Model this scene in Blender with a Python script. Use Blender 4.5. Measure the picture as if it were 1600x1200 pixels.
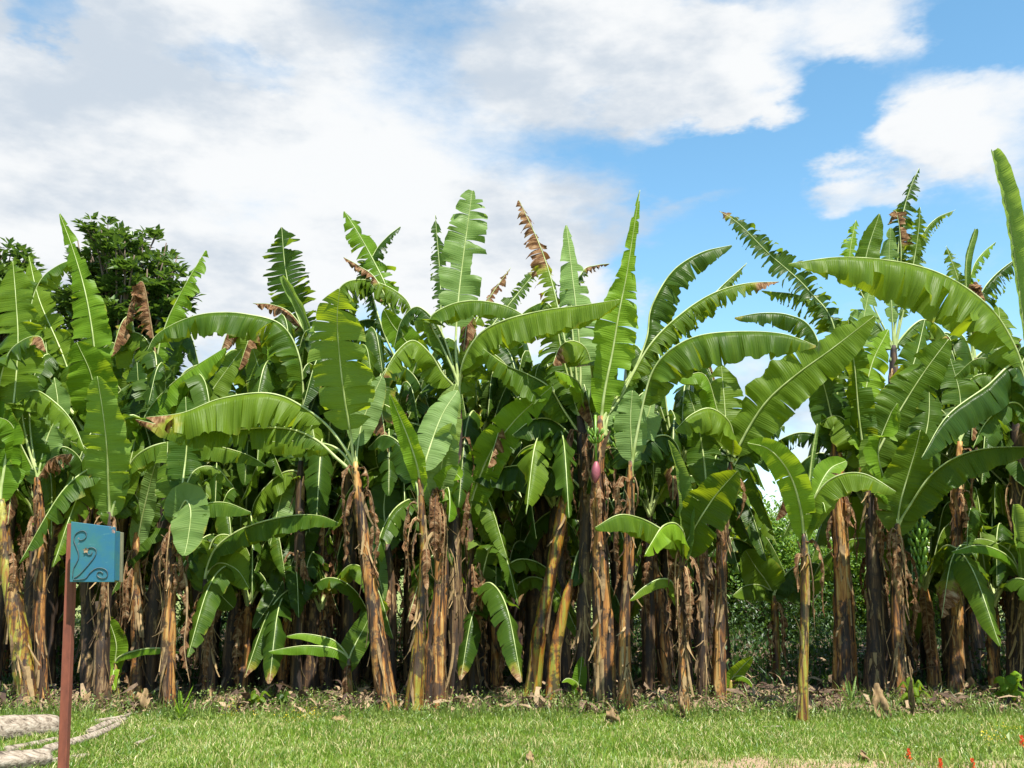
import bpy, math, random
import numpy as np
from mathutils import Vector
R = math.radians
scene = bpy.context.scene
for o in list(bpy.data.objects): bpy.data.objects.remove(o)
C = scene.collection
# ------------------------------------------------------------------ camera
CAMZ, F, PITCH = 1.6, 1500.0, math.atan(285 / 1500)
cd = bpy.data.cameras.new('camera'); cam = bpy.data.objects.new('camera', cd); C.objects.link(cam)
cam.location = (0, 0, CAMZ); cam.rotation_euler = (math.pi / 2 + PITCH, 0, 0)
cd.sensor_width = 36; cd.lens = 36 * F / 1600; cd.clip_end = 3000; cd.clip_start = .05
scene.camera = cam
cp, sp = math.cos(PITCH), math.sin(PITCH)
def direction(px, py):
    x, y = (px - 800) / F, (600 - py) / F
    return np.array((x, cp - y * sp, y * cp + sp))
def at(px, py, D):                       # the real point that stands D metres into the scene
    d = direction(px, py); return d * (D / d[1]) + np.array((0, 0, CAMZ))
def ground_depth(py):
    d = direction(800, py); return -CAMZ / d[2] * d[1]
def azel(px, py):
    d = direction(px, py); d = d / np.linalg.norm(d)
    return math.atan2(d[0], d[1]), math.asin(d[2])
# ------------------------------------------------------------------ world and sun
SUN_EL, SUN_AZ = 64, 25                  # sun high behind the camera, a little to the right
sdir = Vector((math.sin(R(SUN_AZ)) * math.cos(R(SUN_EL)), -math.cos(R(SUN_AZ)) * math.cos(R(SUN_EL)), math.sin(R(SUN_EL))))
sl = bpy.data.lights.new('sun', 'SUN'); so = bpy.data.objects.new('sun', sl); C.objects.link(so)
sl.energy = 5.0; sl.angle = R(.53); sl.color = (1, .955, .87)
so.rotation_euler = sdir.to_track_quat('Z', 'Y').to_euler(); so.location = (0, -5, 30)
scene.view_settings.view_transform = 'Standard'; scene.view_settings.look = 'None'
scene.view_settings.exposure = 1.2; scene.view_settings.gamma = 1
W = bpy.data.worlds.new('World'); scene.world = W; W.use_nodes = True
class NB:
    """tiny node helper"""
    def __init__(s, nt): s.nt = nt; s.n = nt.nodes; s.l = nt.links
    def node(s, t, ins=(), **kw):
        n = s.n.new(t)
        for k, v in kw.items(): setattr(n, k, v)
        for k, v in (ins.items() if isinstance(ins, dict) else enumerate(ins)):
            if v is None: continue
            if isinstance(v, bpy.types.NodeSocket): s.l.new(v, n.inputs[k])
            else: n.inputs[k].default_value = v
        return n
    def m(s, op, a, b=None, c=None, clamp=False):
        return s.node('ShaderNodeMath', (a, b, c), operation=op, use_clamp=clamp).outputs[0]
    def mix(s, f, a, b, bt='MIX'):
        n = s.n.new('ShaderNodeMix'); n.data_type = 'RGBA'; n.blend_type = bt
        for k, v in ((0, f), (6, a), (7, b)):
            if isinstance(v, bpy.types.NodeSocket): s.l.new(v, n.inputs[k])
            elif k and len(v) == 3: n.inputs[k].default_value = (*v, 1)
            else: n.inputs[k].default_value = v
        return n.outputs[2]
    def noise(s, vec, scale, detail=3, rough=.5, dist=0):
        return s.node('ShaderNodeTexNoise', {'Vector': vec, 'Scale': scale, 'Detail': detail, 'Roughness': rough, 'Distortion': dist}).outputs[0]
    def ramp(s, f, stops):
        n = s.node('ShaderNodeValToRGB', (f,)); e = n.color_ramp.elements
        while len(e) < len(stops): e.new(.5)
        for el, (p, c) in zip(e, stops): el.position = p; el.color = (*c, 1) if len(c) == 3 else c
        return n.outputs[0]
    def rng(s, f, a, b, c=0., d=1., smooth=True):
        return s.node('ShaderNodeMapRange', (f, a, b, c, d), interpolation_type='SMOOTHSTEP' if smooth else 'LINEAR').outputs[0]
    def comb(s, x, y, z=0.): return s.node('ShaderNodeCombineXYZ', (x, y, z)).outputs[0]
def build_world():
    W.node_tree.nodes.clear(); b = NB(W.node_tree)
    sky = b.node('ShaderNodeTexSky', sky_type='NISHITA', sun_disc=False, sun_elevation=R(SUN_EL), sun_rotation=R(180 - SUN_AZ), air_density=1.0, dust_density=.3, ozone_density=2.0)
    dirv = b.node('ShaderNodeTexCoord').outputs['Generated']
    s = b.node('ShaderNodeSeparateXYZ', (dirv,))
    az = b.m('ARCTAN2', s.outputs[0], s.outputs[1]); el = b.m('ARCSINE', s.outputs[2])
    flat = b.node('ShaderNodeVectorMath', (dirv, (1, 1, 2.2)), operation='MULTIPLY').outputs[0]
    wob = b.m('MULTIPLY', b.m('SUBTRACT', b.noise(flat, 5, 6, .6), .5), .22)
    wob2 = b.m('MULTIPLY', b.m('SUBTRACT', b.noise(b.node('ShaderNodeVectorMath', (flat, (3, 7, 1))).outputs[0], 5, 6, .6), .5), .16)
    p = b.comb(b.m('ADD', az, wob), b.m('ADD', el, wob2))
    blobs = [  # centre pixel, radius pixel, weight: cloud banks (+) and blue openings (-)
        (330, 60, 560, 260, .9), (250, 380, 620, 330, .95), (700, 330, 330, 260, .8), (820, 470, 330, 180, .7), (900, 80, 340, 190, .9), (1090, 120, 210, 190, .85),
        (1330, 20, 210, 110, .85), (1530, 215, 230, 140, .68), (1450, 240, 130, 90, .5), (1320, 320, 110, 60, .75), (1110, 318, 80, 36, .4),
        (1300, 620, 300, 120, .5), (1290, 740, 150, 90, .6), (-500, 200, 700, 600, .9),
        (1130, 275, 230, 75, -.75), (940, 175, 60, 22, -.3), (1300, 180, 120, 110, -.6), (930, 390, 220, 170, .55), (960, 110, 300, 110, .6), (1130, 190, 110, 60, .5), (70, 45, 110, 55, -.75), (370, 120, 130, 50, -.5), (1560, 60, 160, 90, -.6), (1150, 430, 330, 120, -.5)]
    tot = None
    for x, y, rx, ry, w in blobs:
        a, e = azel(x, y); k = 1 / F * .9
        v = b.node('ShaderNodeVectorMath', (p, (a, e, 0)), operation='SUBTRACT').outputs[0]
        v = b.node('ShaderNodeVectorMath', (v, (rx * k, ry * k, 1)), operation='DIVIDE').outputs[0]
        d = b.node('ShaderNodeVectorMath', (v,), operation='LENGTH').outputs['Value']
        g = b.rng(d, 1.0, 0.25, 0., w)
        tot = g if tot is None else b.m('ADD', tot, g)
    # clouds also drift over the rest of the sky, behind the camera
    back = b.rng(b.m('ABSOLUTE', az), .75, 1.1)
    tot = b.m('ADD', tot, b.m('MULTIPLY', back, b.m('MULTIPLY', b.rng(b.noise(flat, 1.6, 5, .55), .52, .68), .6)))
    nz = b.noise(flat, 7, 8, .62)
    dens = b.rng(b.m('ADD', tot, b.m('MULTIPLY', b.m('SUBTRACT', nz, .5), 1.45)), -.04, .88)
    # light and grey parts of the clouds
    sh = b.noise(flat, 3.2, 6, .55); sh2 = b.noise(flat, 11, 6, .6)
    shade = b.rng(b.m('ADD', b.m('MULTIPLY', sh, .8), b.m('MULTIPLY', sh2, .3)), .43, .60)
    cloud = b.mix(shade, (.47, .53, .60), (.72, .735, .745))
    hs = b.node('ShaderNodeHueSaturation', {'Hue': .482, 'Saturation': 1.12, 'Value': 1.24, 'Color': b.mix(1.0, sky.outputs[0], (.15, .15, .15), 'MULTIPLY')}).outputs[0]
    col = b.mix(dens, hs, cloud)
    bg = b.node('ShaderNodeBackground', {'Color': col, 'Strength': .578})
    b.l.new(bg.outputs[0], b.node('ShaderNodeOutputWorld').inputs[0])
build_world()
# ------------------------------------------------------------------ materials
def mat(name):
    m = bpy.data.materials.new(name); m.use_nodes = True; m.node_tree.nodes.clear(); return m, NB(m.node_tree)
def out(b, s): b.l.new(s, b.node('ShaderNodeOutputMaterial').inputs[0])
def simple(name, stops, scale=8, rough=.8, stretch=(1, 1, 1), bump=.3, detail=6, dist=0, bd=.01):
    m, b = mat(name)
    v = b.node('ShaderNodeVectorMath', (b.node('ShaderNodeTexCoord').outputs['Object'], stretch), operation='MULTIPLY').outputs[0]
    n = b.noise(v, scale, detail, .65, dist)
    bp = b.node('ShaderNodeBump', {'Height': n, 'Strength': bump, 'Distance': bd})
    out(b, b.node('ShaderNodeBsdfPrincipled', {'Base Color': b.ramp(n, stops), 'Roughness': rough, 'Normal': bp.outputs[0]}).outputs[0]); return m
def leaf_material(name, dark, light, trans, under, rough=.47, tr=.38):
    m, b = mat(name)
    uv = b.node('ShaderNodeUVMap').outputs[0]; s = b.node('ShaderNodeSeparateXYZ', (uv,))
    rnd = b.node('ShaderNodeObjectInfo').outputs['Random']
    ln = b.comb(b.m('MULTIPLY', s.outputs[0], 1.), b.m('MULTIPLY', s.outputs[1], .06), rnd)
    n1 = b.noise(ln, 9, 2, .5); n2 = b.noise(ln, 55, 1, .5)
    blot = b.noise(b.comb(s.outputs[0], s.outputs[1], b.m('MULTIPLY', rnd, 9)), 5, 4, .6)
    f = b.m('ADD', b.m('MULTIPLY', n1, .5), b.m('ADD', b.m('MULTIPLY', n2, .35), b.m('MULTIPLY', rnd, .45)))
    f = b.rng(f, .35, .95)
    top = b.mix(f, dark, light); und = b.mix(f, under, tuple(c * 1.35 for c in under))
    geo = b.node('ShaderNodeNewGeometry').outputs['Backfacing']
    col = b.mix(geo, top, und)
    dry = b.node('ShaderNodeAttribute', attribute_name='dry').outputs['Fac']
    dn = b.m('ADD', dry, b.m('MULTIPLY', b.m('SUBTRACT', blot, .5), 1.15))
    yel = b.rng(dn, .18, .5); brn = b.rng(dn, .42, .62)
    col = b.mix(b.m('MULTIPLY', yel, .75), col, (.30, .27, .035)); 
    bc = b.ramp(b.noise(b.comb(s.outputs[0], b.m('MULTIPLY', s.outputs[1], .35), rnd), 22, 5, .65), [(.32, (.035, .018, .012)), (.46, (.15, .07, .03)), (.58, (.34, .20, .10)), (.72, (.52, .39, .24))])
    col = b.mix(brn, col, bc)
    speck = b.rng(b.noise(b.comb(s.outputs[0], s.outputs[1], b.m('MULTIPLY', rnd, 7)), 38, 3, .6), .69, .74)
    col = b.mix(b.m('MULTIPLY', speck, .7), col, (.09, .06, .02))
    tc = b.mix(brn, b.mix(f, trans, tuple(c * 1.25 for c in trans)), (.20, .09, .03))
    pleat = b.m('SINE', b.m('MULTIPLY', s.outputs[0], 2 * math.pi / .026))
    h = b.m('ADD', b.m('MULTIPLY', pleat, .13), b.m('ADD', b.m('MULTIPLY', n2, 1.5), b.m('MULTIPLY', n1, 1.5)))
    bp = b.node('ShaderNodeBump', {'Height': h, 'Strength': .5, 'Distance': .008})
    rg = b.m('ADD', rough, b.m('ADD', b.m('MULTIPLY', geo, .15), b.m('MULTIPLY', brn, .4)))
    pr = b.node('ShaderNodeBsdfPrincipled', {'Base Color': col, 'Roughness': rg, 'Specular IOR Level': .16, 'Normal': bp.outputs[0]})
    tl = b.node('ShaderNodeBsdfTranslucent', {'Color': tc, 'Normal': bp.outputs[0]})
    out(b, b.node('ShaderNodeMixShader', (tr, pr.outputs[0], tl.outputs[0])).outputs[0]); return m
M = {}
M['leaf'] = leaf_material('banana_leaf', (0.03132, 0.07656, 0.00609), (0.1061, 0.1723, 0.01218), (0.3219, 0.4002, 0.01044), (0.1001, 0.1549, 0.02436))
M['bright'] = leaf_material('bright_banana_leaf', (0.07656, 0.1601, 0.007795), (0.1531, 0.2645, 0.0167), (0.348, 0.4594, 0.0167), (0.1322, 0.2158, 0.03341))  # brighter leaf green: young leaves, and sunlight put into the colour of lit ones
M['pale'] = leaf_material('pale_banana_leaf', (0.09744, 0.174, 0.03898), (0.174, 0.2575, 0.07238), (0.2784, 0.3898, 0.05011), (0.1462, 0.2297, 0.06682), .42)
M['dark'] = leaf_material('dark_banana_leaf', (0.0204, 0.051, 0.00595), (0.0527, 0.1003, 0.0102), (0.17, 0.255, 0.0102), (0.0595, 0.102, 0.0187), .36)  # darker leaf green; on the rear rows it puts shade into the colour
def rib_material():
    m, b = mat('midrib'); n = b.noise(b.node('ShaderNodeTexCoord').outputs['Object'], 5, 4)
    out(b, b.node('ShaderNodeBsdfPrincipled', {'Base Color': b.ramp(n, [(.3, (.20, .26, .06)), (.7, (.44, .50, .22))]), 'Roughness': .45}).outputs[0]); return m
M['rib'] = rib_material()
def stem_material(name, cols, rough=.7):
    m, b = mat(name)
    obj = b.node('ShaderNodeTexCoord').outputs['Object']; rnd = b.node('ShaderNodeObjectInfo').outputs['Random']
    o2 = b.node('ShaderNodeVectorMath', (obj, b.comb(b.m('MULTIPLY', rnd, 31.), b.m('MULTIPLY', rnd, 17.), b.m('MULTIPLY', rnd, 9.)))).outputs[0]
    v = b.node('ShaderNodeVectorMath', (o2, (1, 1, .09)), operation='MULTIPLY').outputs[0]
    v = b.node('ShaderNodeVectorMath', (v, (1, 1, .6)), operation='MULTIPLY').outputs[0]; n1 = b.noise(v, 16, 5, .6, .5); n2 = b.noise(v, 90, 4, .6)
    blot = b.noise(o2, 4.5, 5, .65)
    f = b.m('ADD', b.m('MULTIPLY', n1, .8), b.m('MULTIPLY', n2, .25))
    c = b.ramp(b.rng(f, .36, .72, smooth=False), cols)
    spot = b.rng(blot, .50, .60)
    c = b.mix(b.m('MULTIPLY', spot, .85), c, (.022, .013, .009))
    tan = b.rng(b.noise(b.node('ShaderNodeVectorMath', (o2, (1, 1, .3)), operation='MULTIPLY').outputs[0], 9, 6, .7), .57, .66)
    c = b.mix(b.m('MULTIPLY', tan, .6), c, (.38, .24, .09))
    bp = b.node('ShaderNodeBump', {'Height': f, 'Strength': .8, 'Distance': .02})
    out(b, b.node('ShaderNodeBsdfPrincipled', {'Base Color': c, 'Roughness': rough, 'Normal': bp.outputs[0]}).outputs[0]); return m
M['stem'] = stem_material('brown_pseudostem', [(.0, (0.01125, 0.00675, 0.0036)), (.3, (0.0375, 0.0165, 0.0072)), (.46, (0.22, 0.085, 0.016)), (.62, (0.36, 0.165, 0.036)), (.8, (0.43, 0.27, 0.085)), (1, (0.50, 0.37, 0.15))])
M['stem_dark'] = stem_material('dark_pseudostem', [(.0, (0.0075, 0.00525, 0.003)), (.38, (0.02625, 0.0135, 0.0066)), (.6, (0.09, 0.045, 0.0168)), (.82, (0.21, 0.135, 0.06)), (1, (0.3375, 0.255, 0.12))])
M['stem_yellow'] = stem_material('yellow_dying_pseudostem', [(.0, (.03, .014, .006)), (.3, (.14, .05, .010)), (.42, (.34, .13, .014)), (.55, (.26, .20, .02)), (.75, (.20, .22, .025)), (1, (.36, .34, .07))], .5)
M['stem_green'] = stem_material('yellow_green_pseudostem', [(.0, (0.024, 0.0112, 0.00512)), (.3, (0.08, 0.032, 0.0096)), (.45, (0.24, 0.104, 0.0128)), (.58, (0.24, 0.2, 0.0256)), (.75, (0.264, 0.264, 0.0384)), (1, (0.44, 0.36, 0.1024))], .5)
def straw_material(name, a, c):
    m, b = mat(name); obj = b.node('ShaderNodeTexCoord').outputs['Object']
    n = b.noise(obj, 14, 5, .65); g = b.node('ShaderNodeNewGeometry').outputs['Random Per Island']
    f = b.m('ADD', b.m('MULTIPLY', n, .6), b.m('MULTIPLY', g, .5))
    col = b.mix(b.rng(f, .3, .85), a, c)
    pr = b.node('ShaderNodeBsdfPrincipled', {'Base Color': col, 'Roughness': .8}); tl = b.node('ShaderNodeBsdfTranslucent', {'Color': col})
    out(b, b.node('ShaderNodeMixShader', (.2, pr.outputs[0], tl.outputs[0])).outputs[0]); return m
M['straw'] = straw_material('dry_sheath', (0.0522, 0.0261, 0.01044), (0.4002, 0.2697, 0.1218))
M['litter'] = straw_material('leaf_litter', (0.0435, 0.02175, 0.01218), (0.348, 0.2436, 0.1392))
M['fruit'] = simple('green_bananas', [(.3, (.07, .16, .015)), (.7, (.16, .28, .03))], 12, .4)
M['flower'] = simple('banana_flower_bud', [(.3, (.15, .03, .05)), (.7, (.34, .09, .11))], 10, .5)
M['rust'] = simple('rusty_steel', [(.3, (0.087, 0.02088, 0.01218)), (.55, (0.1827, 0.04785, 0.02436)), (.75, (0.2784, 0.087, 0.03915))], 14, .75, (1, 1, .35), .4)
M['iron'] = simple('iron_scroll', [(.3, (.02, .04, .05)), (.55, (.05, .08, .09)), (.75, (.12, .07, .05))], 30, .55)
M['ply'] = simple('bare_board_edge', [(.3, (.07, .08, .05)), (.55, (.16, .15, .08)), (.75, (.26, .22, .12))], 20, .8, (1, 1, .2))
M['wood'] = simple('weathered_log', [(.36, (.03, .02, .014)), (.44, (.17, .13, .09)), (.55, (.30, .245, .185)), (.75, (.41, .36, .29))], 13, .85, (.3, 2.2, 2.2), 1.0, 10, .3, .02)
M['bark'] = simple('tree_bark', [(.3, (.05, .035, .025)), (.7, (.18, .13, .09))], 9, .9, (1, 1, .3), .6)
def blue_material():
    m, b = mat('blue_paint'); obj = b.node('ShaderNodeTexCoord').outputs['Object']
    n = b.noise(obj, 9, 5, .6); gl = b.noise(b.node('ShaderNodeVectorMath', (obj, (1, 1, 4)), operation='MULTIPLY').outputs[0], 16, 5, .7)
    c = b.mix(b.rng(n, .35, .65), (.010, .10, .18), (.022, .12, .13)); c = b.mix(b.rng(gl, .62, .72), c, (.06, .18, .20))
    w = b.noise(b.node('ShaderNodeVectorMath', (obj, (5, 2, 1))).outputs[0], 17, 6, .7)
    c = b.mix(b.rng(w, .63, .68), c, (.24, .13, .10)); c = b.mix(b.rng(w, .70, .72), c, (.55, .45, .36))
    bp = b.node('ShaderNodeBump', {'Height': w, 'Strength': .3, 'Distance': .003})
    out(b, b.node('ShaderNodeBsdfPrincipled', {'Base Color': c, 'Roughness': .6, 'Normal': bp.outputs[0]}).outputs[0]); return m
M['blue'] = blue_material()
def foliage(name, a, c, trans, tr=.3):
    m, b = mat(name); g = b.node('ShaderNodeNewGeometry').outputs['Random Per Island']; n = b.noise(b.node('ShaderNodeTexCoord').outputs['Object'], 1.2, 3)
    f = b.rng(b.m('ADD', b.m('MULTIPLY', g, .7), b.m('MULTIPLY', n, .5)), .2, .95)
    col = b.mix(f, a, c)
    pr = b.node('ShaderNodeBsdfPrincipled', {'Base Color': col, 'Roughness': .45}); tl = b.node('ShaderNodeBsdfTranslucent', {'Color': trans + (1,)})
    out(b, b.node('ShaderNodeMixShader', (tr, pr.outputs[0], tl.outputs[0])).outputs[0]); return m
M['tree'] = foliage('broad_tree_leaves', (0.0276, 0.0644, 0.0103), (0.092, 0.1564, 0.02576), (0.1472, 0.2576, 0.02208), .25)
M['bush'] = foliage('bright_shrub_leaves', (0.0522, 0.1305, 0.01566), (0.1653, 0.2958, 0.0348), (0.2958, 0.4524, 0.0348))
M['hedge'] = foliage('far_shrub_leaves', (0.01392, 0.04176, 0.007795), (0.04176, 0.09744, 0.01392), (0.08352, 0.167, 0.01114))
M['weed'] = foliage('weed_leaves', (0.0609, 0.1131, 0.0174), (0.174, 0.2349, 0.0435), (0.2436, 0.3306, 0.0522))
M['grass'] = foliage('lawn_blades', (.055, .135, .008), (.21, .295, .028), (.29, .42, .032), .3)
M['red'] = foliage('red_petals', (.55, .05, .02), (.75, .12, .03), (.7, .15, .03))
M['yellow'] = foliage('yellow_petals', (.55, .42, .02), (.75, .55, .03), (.7, .5, .03))
def straw_grass():
    m = M['grass']; b = NB(m.node_tree); pr = [n for n in m.node_tree.nodes if n.type == 'BSDF_PRINCIPLED'][0]; old = pr.inputs['Base Color'].links[0].from_socket
    g = b.node('ShaderNodeNewGeometry').outputs['Random Per Island']; pos = b.node('ShaderNodeNewGeometry').outputs['Position']
    pick = b.rng(b.m('ADD', g, b.m('MULTIPLY', b.noise(pos, 1.7, 5, .6), .9)), 1.18, 1.36)
    b.l.new(b.mix(pick, old, (.50, .42, .20)), pr.inputs['Base Color'])
straw_grass()
def ground_material():
    m, b = mat('lawn_and_soil'); pos = b.node('ShaderNodeNewGeometry').outputs['Position']
    s = b.node('ShaderNodeSeparateXYZ', (pos,)); n = b.noise(pos, 1.1, 6, .6); n2 = b.noise(pos, 22, 5, .6); n3 = b.noise(pos, .5, 4, .6)
    lawn = b.mix(n2, (.10, .15, .025), (.26, .27, .08)); soil = b.mix(n2, (.035, .022, .014), (.17, .11, .07)); bare = b.mix(n2, (.20, .13, .08), (.40, .27, .17))
    edge = b.m('ADD', s.outputs[1], b.m('MULTIPLY', b.m('SUBTRACT', n, .5), 1.3))
    c = b.mix(b.rng(edge, 10.9, 11.3), lawn, soil)
    nearb = b.m('MULTIPLY', b.rng(edge, 8.75, 8.35), b.m('MULTIPLY', b.rng(s.outputs[0], 0.6, 2.0), b.rng(s.outputs[0], 5.2, 4.2)))
    c = b.mix(b.m('MULTIPLY', nearb, b.rng(n3, .35, .5)), c, bare)
    c = b.mix(b.rng(s.outputs[1], 24, 30), c, lawn)
    bp = b.node('ShaderNodeBump', {'Height': n2, 'Strength': .8, 'Distance': .04})
    out(b, b.node('ShaderNodeBsdfPrincipled', {'Base Color': c, 'Roughness': .95, 'Normal': bp.outputs[0]}).outputs[0]); return m
M['ground'] = ground_material()
# ------------------------------------------------------------------ object helpers
def tag(o, label=None, cat=None, group=None, kind=None):
    for k, v in (('label', label), ('category', cat), ('group', group), ('kind', kind)):
        if v: o[k] = v
    return o
def empty(name, loc):
    o = bpy.data.objects.new(name, None); C.objects.link(o); o.location = tuple(float(v) for v in loc); o.empty_display_size = .2; return o
class MB:
    """collects faces, then links them as one mesh object"""
    def __init__(s): s.v = []; s.f = []; s.n = 0; s.mi = []; s.dry = []; s.uv = []
    def add(s, verts, faces, mi=0, dry=None, uv=None):
        verts = np.asarray(verts, float).reshape(-1, 3); faces = np.asarray(faces, int)
        if faces.shape[1] == 3: faces = np.hstack([faces, faces[:, 2:3]])
        s.v.append(verts); s.f.append(faces + s.n); s.n += len(verts); s.mi.append(np.full(len(faces), mi))
        s.dry.append(np.zeros(len(verts)) if dry is None else np.asarray(dry, float).ravel())
        s.uv.append(np.zeros((len(verts), 2)) if uv is None else np.asarray(uv, float).reshape(-1, 2))
    def build(s, name, mats, parent=None, origin=(0, 0, 0), smooth=True):
        if not isinstance(mats, (list, tuple)): mats = [mats]
        v = np.vstack(s.v) - np.asarray(origin, float); f = np.vstack(s.f); mi = np.concatenate(s.mi)
        if name in ('leaf', 'dead_leaf'):                # strips and halves stay joined along the midrib
            _, first, inv = np.unique(np.round(v * 20000).astype(np.int64), axis=0, return_index=True, return_inverse=True)
            inv = inv.ravel(); v = v[first]; f = inv[f]; s.uv = [np.vstack(s.uv)[first]]; s.dry = [np.concatenate(s.dry)[first]]
            ok = (f[:, 0] != f[:, 1]) & (f[:, 1] != f[:, 2]) & (f[:, 0] != f[:, 2]) & (f[:, 0] != f[:, 3]) & (f[:, 1] != f[:, 3]); f, mi = f[ok], mi[ok]
        tri = f[:, 2] == f[:, 3]
        cnt = np.where(tri, 3, 4); start = np.concatenate([[0], np.cumsum(cnt)[:-1]])
        mask = np.ones(f.shape, bool); mask[tri, 3] = False; loops = f[mask]
        me = bpy.data.meshes.new(name)
        me.vertices.add(len(v)); me.vertices.foreach_set('co', v.astype(np.float32).ravel())
        me.loops.add(len(loops)); me.loops.foreach_set('vertex_index', loops.astype(np.int32))
        me.polygons.add(len(f)); me.polygons.foreach_set('loop_start', start.astype(np.int32)); me.polygons.foreach_set('loop_total', cnt.astype(np.int32))
        me.polygons.foreach_set('material_index', mi.astype(np.int32)); me.polygons.foreach_set('use_smooth', np.full(len(f), smooth))
        uv = np.vstack(s.uv)
        if uv.any():
            u = me.uv_layers.new(name='UVMap'); u.data.foreach_set('uv', uv[loops].astype(np.float32).ravel())
            a = me.attributes.new('dry', 'FLOAT', 'POINT'); a.data.foreach_set('value', np.concatenate(s.dry).astype(np.float32))
        me.update(calc_edges=True)
        for m in mats: me.materials.append(m)
        o = bpy.data.objects.new(name, me); C.objects.link(o)
        if parent: o.parent = parent
        else: o.location = tuple(float(x) for x in origin)
        return o
def catmull(P, n, extra=None):
    P = np.asarray(P, float); Q = np.vstack([2 * P[0] - P[1], P, 2 * P[-1] - P[-2]]); o = []
    for i in range(1, len(Q) - 2):
        t = np.linspace(0, 1, 12, endpoint=False)[:, None]; a, b_, c, d = Q[i - 1:i + 3]
        o.append(.5 * (2 * b_ + (c - a) * t + (2 * a - 5 * b_ + 4 * c - d) * t ** 2 + (3 * b_ - a - 3 * c + d) * t ** 3))
    o = np.vstack(o + [P[-1:]]); s = np.concatenate([[0], np.cumsum(np.linalg.norm(np.diff(o, axis=0), axis=1))])
    ss = np.linspace(0, s[-1], n); return np.stack([np.interp(ss, s, o[:, k]) for k in range(3)], 1), s[-1]
def unit(a): return a / np.maximum(np.linalg.norm(a, axis=-1, keepdims=True), 1e-9)
def frames(p):
    T = unit(np.gradient(p, axis=0)); return T
def tube(mb, p, r, sides=8, mi=0, caps=True, jitter=None):
    p = np.asarray(p, float); r = np.broadcast_to(np.asarray(r, float), (len(p),)); T = frames(p)
    A = np.zeros_like(p); a = np.array((1., 0, 0)) if abs(T[0][0]) < .8 else np.array((0, 1., 0))
    for i in range(len(p)): a = unit(a - T[i] * a.dot(T[i])); A[i] = a
    B = np.cross(T, A); th = np.linspace(0, 2 * math.pi, sides, endpoint=False)
    rr = r[:, None] * (jitter if jitter is not None else 1)
    rr = np.broadcast_to(rr, (len(p), sides))
    v = p[:, None] + rr[..., None] * (A[:, None] * np.cos(th)[None, :, None] + B[:, None] * np.sin(th)[None, :, None])
    i, j = np.meshgrid(np.arange(len(p) - 1), np.arange(sides), indexing='ij'); j2 = (j + 1) % sides
    f = np.stack([i * sides + j, i * sides + j2, (i + 1) * sides + j2, (i + 1) * sides + j], -1).reshape(-1, 4)
    v = v.reshape(-1, 3); 
    if caps:
        n = len(v); v = np.vstack([v, p[0], p[-1]]); js = np.arange(sides); e = (len(p) - 1) * sides
        f = np.vstack([f, np.stack([js, np.full(sides, n), (js + 1) % sides, (js + 1) % sides], 1), np.stack([e + js, e + (js + 1) % sides, np.full(sides, n + 1), np.full(sides, n + 1)], 1)])
        f[-sides:, 3] = f[-sides:, 2]; f[-2 * sides:-sides, 3] = f[-2 * sides:-sides, 2]
    mb.add(v, f, mi, uv=np.full((len(v), 2), 1e-3)); return v
def box(mb, lo, hi, mi=0):
    x0, y0, z0 = lo; x1, y1, z1 = hi
    mb.add([(x0, y0, z0), (x1, y0, z0), (x1, y1, z0), (x0, y1, z0), (x0, y0, z1), (x1, y0, z1), (x1, y1, z1), (x0, y1, z1)],
           [(0, 3, 2, 1), (4, 5, 6, 7), (0, 1, 5, 4), (1, 2, 6, 5), (2, 3, 7, 6), (3, 0, 4, 7)], mi)
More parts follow.
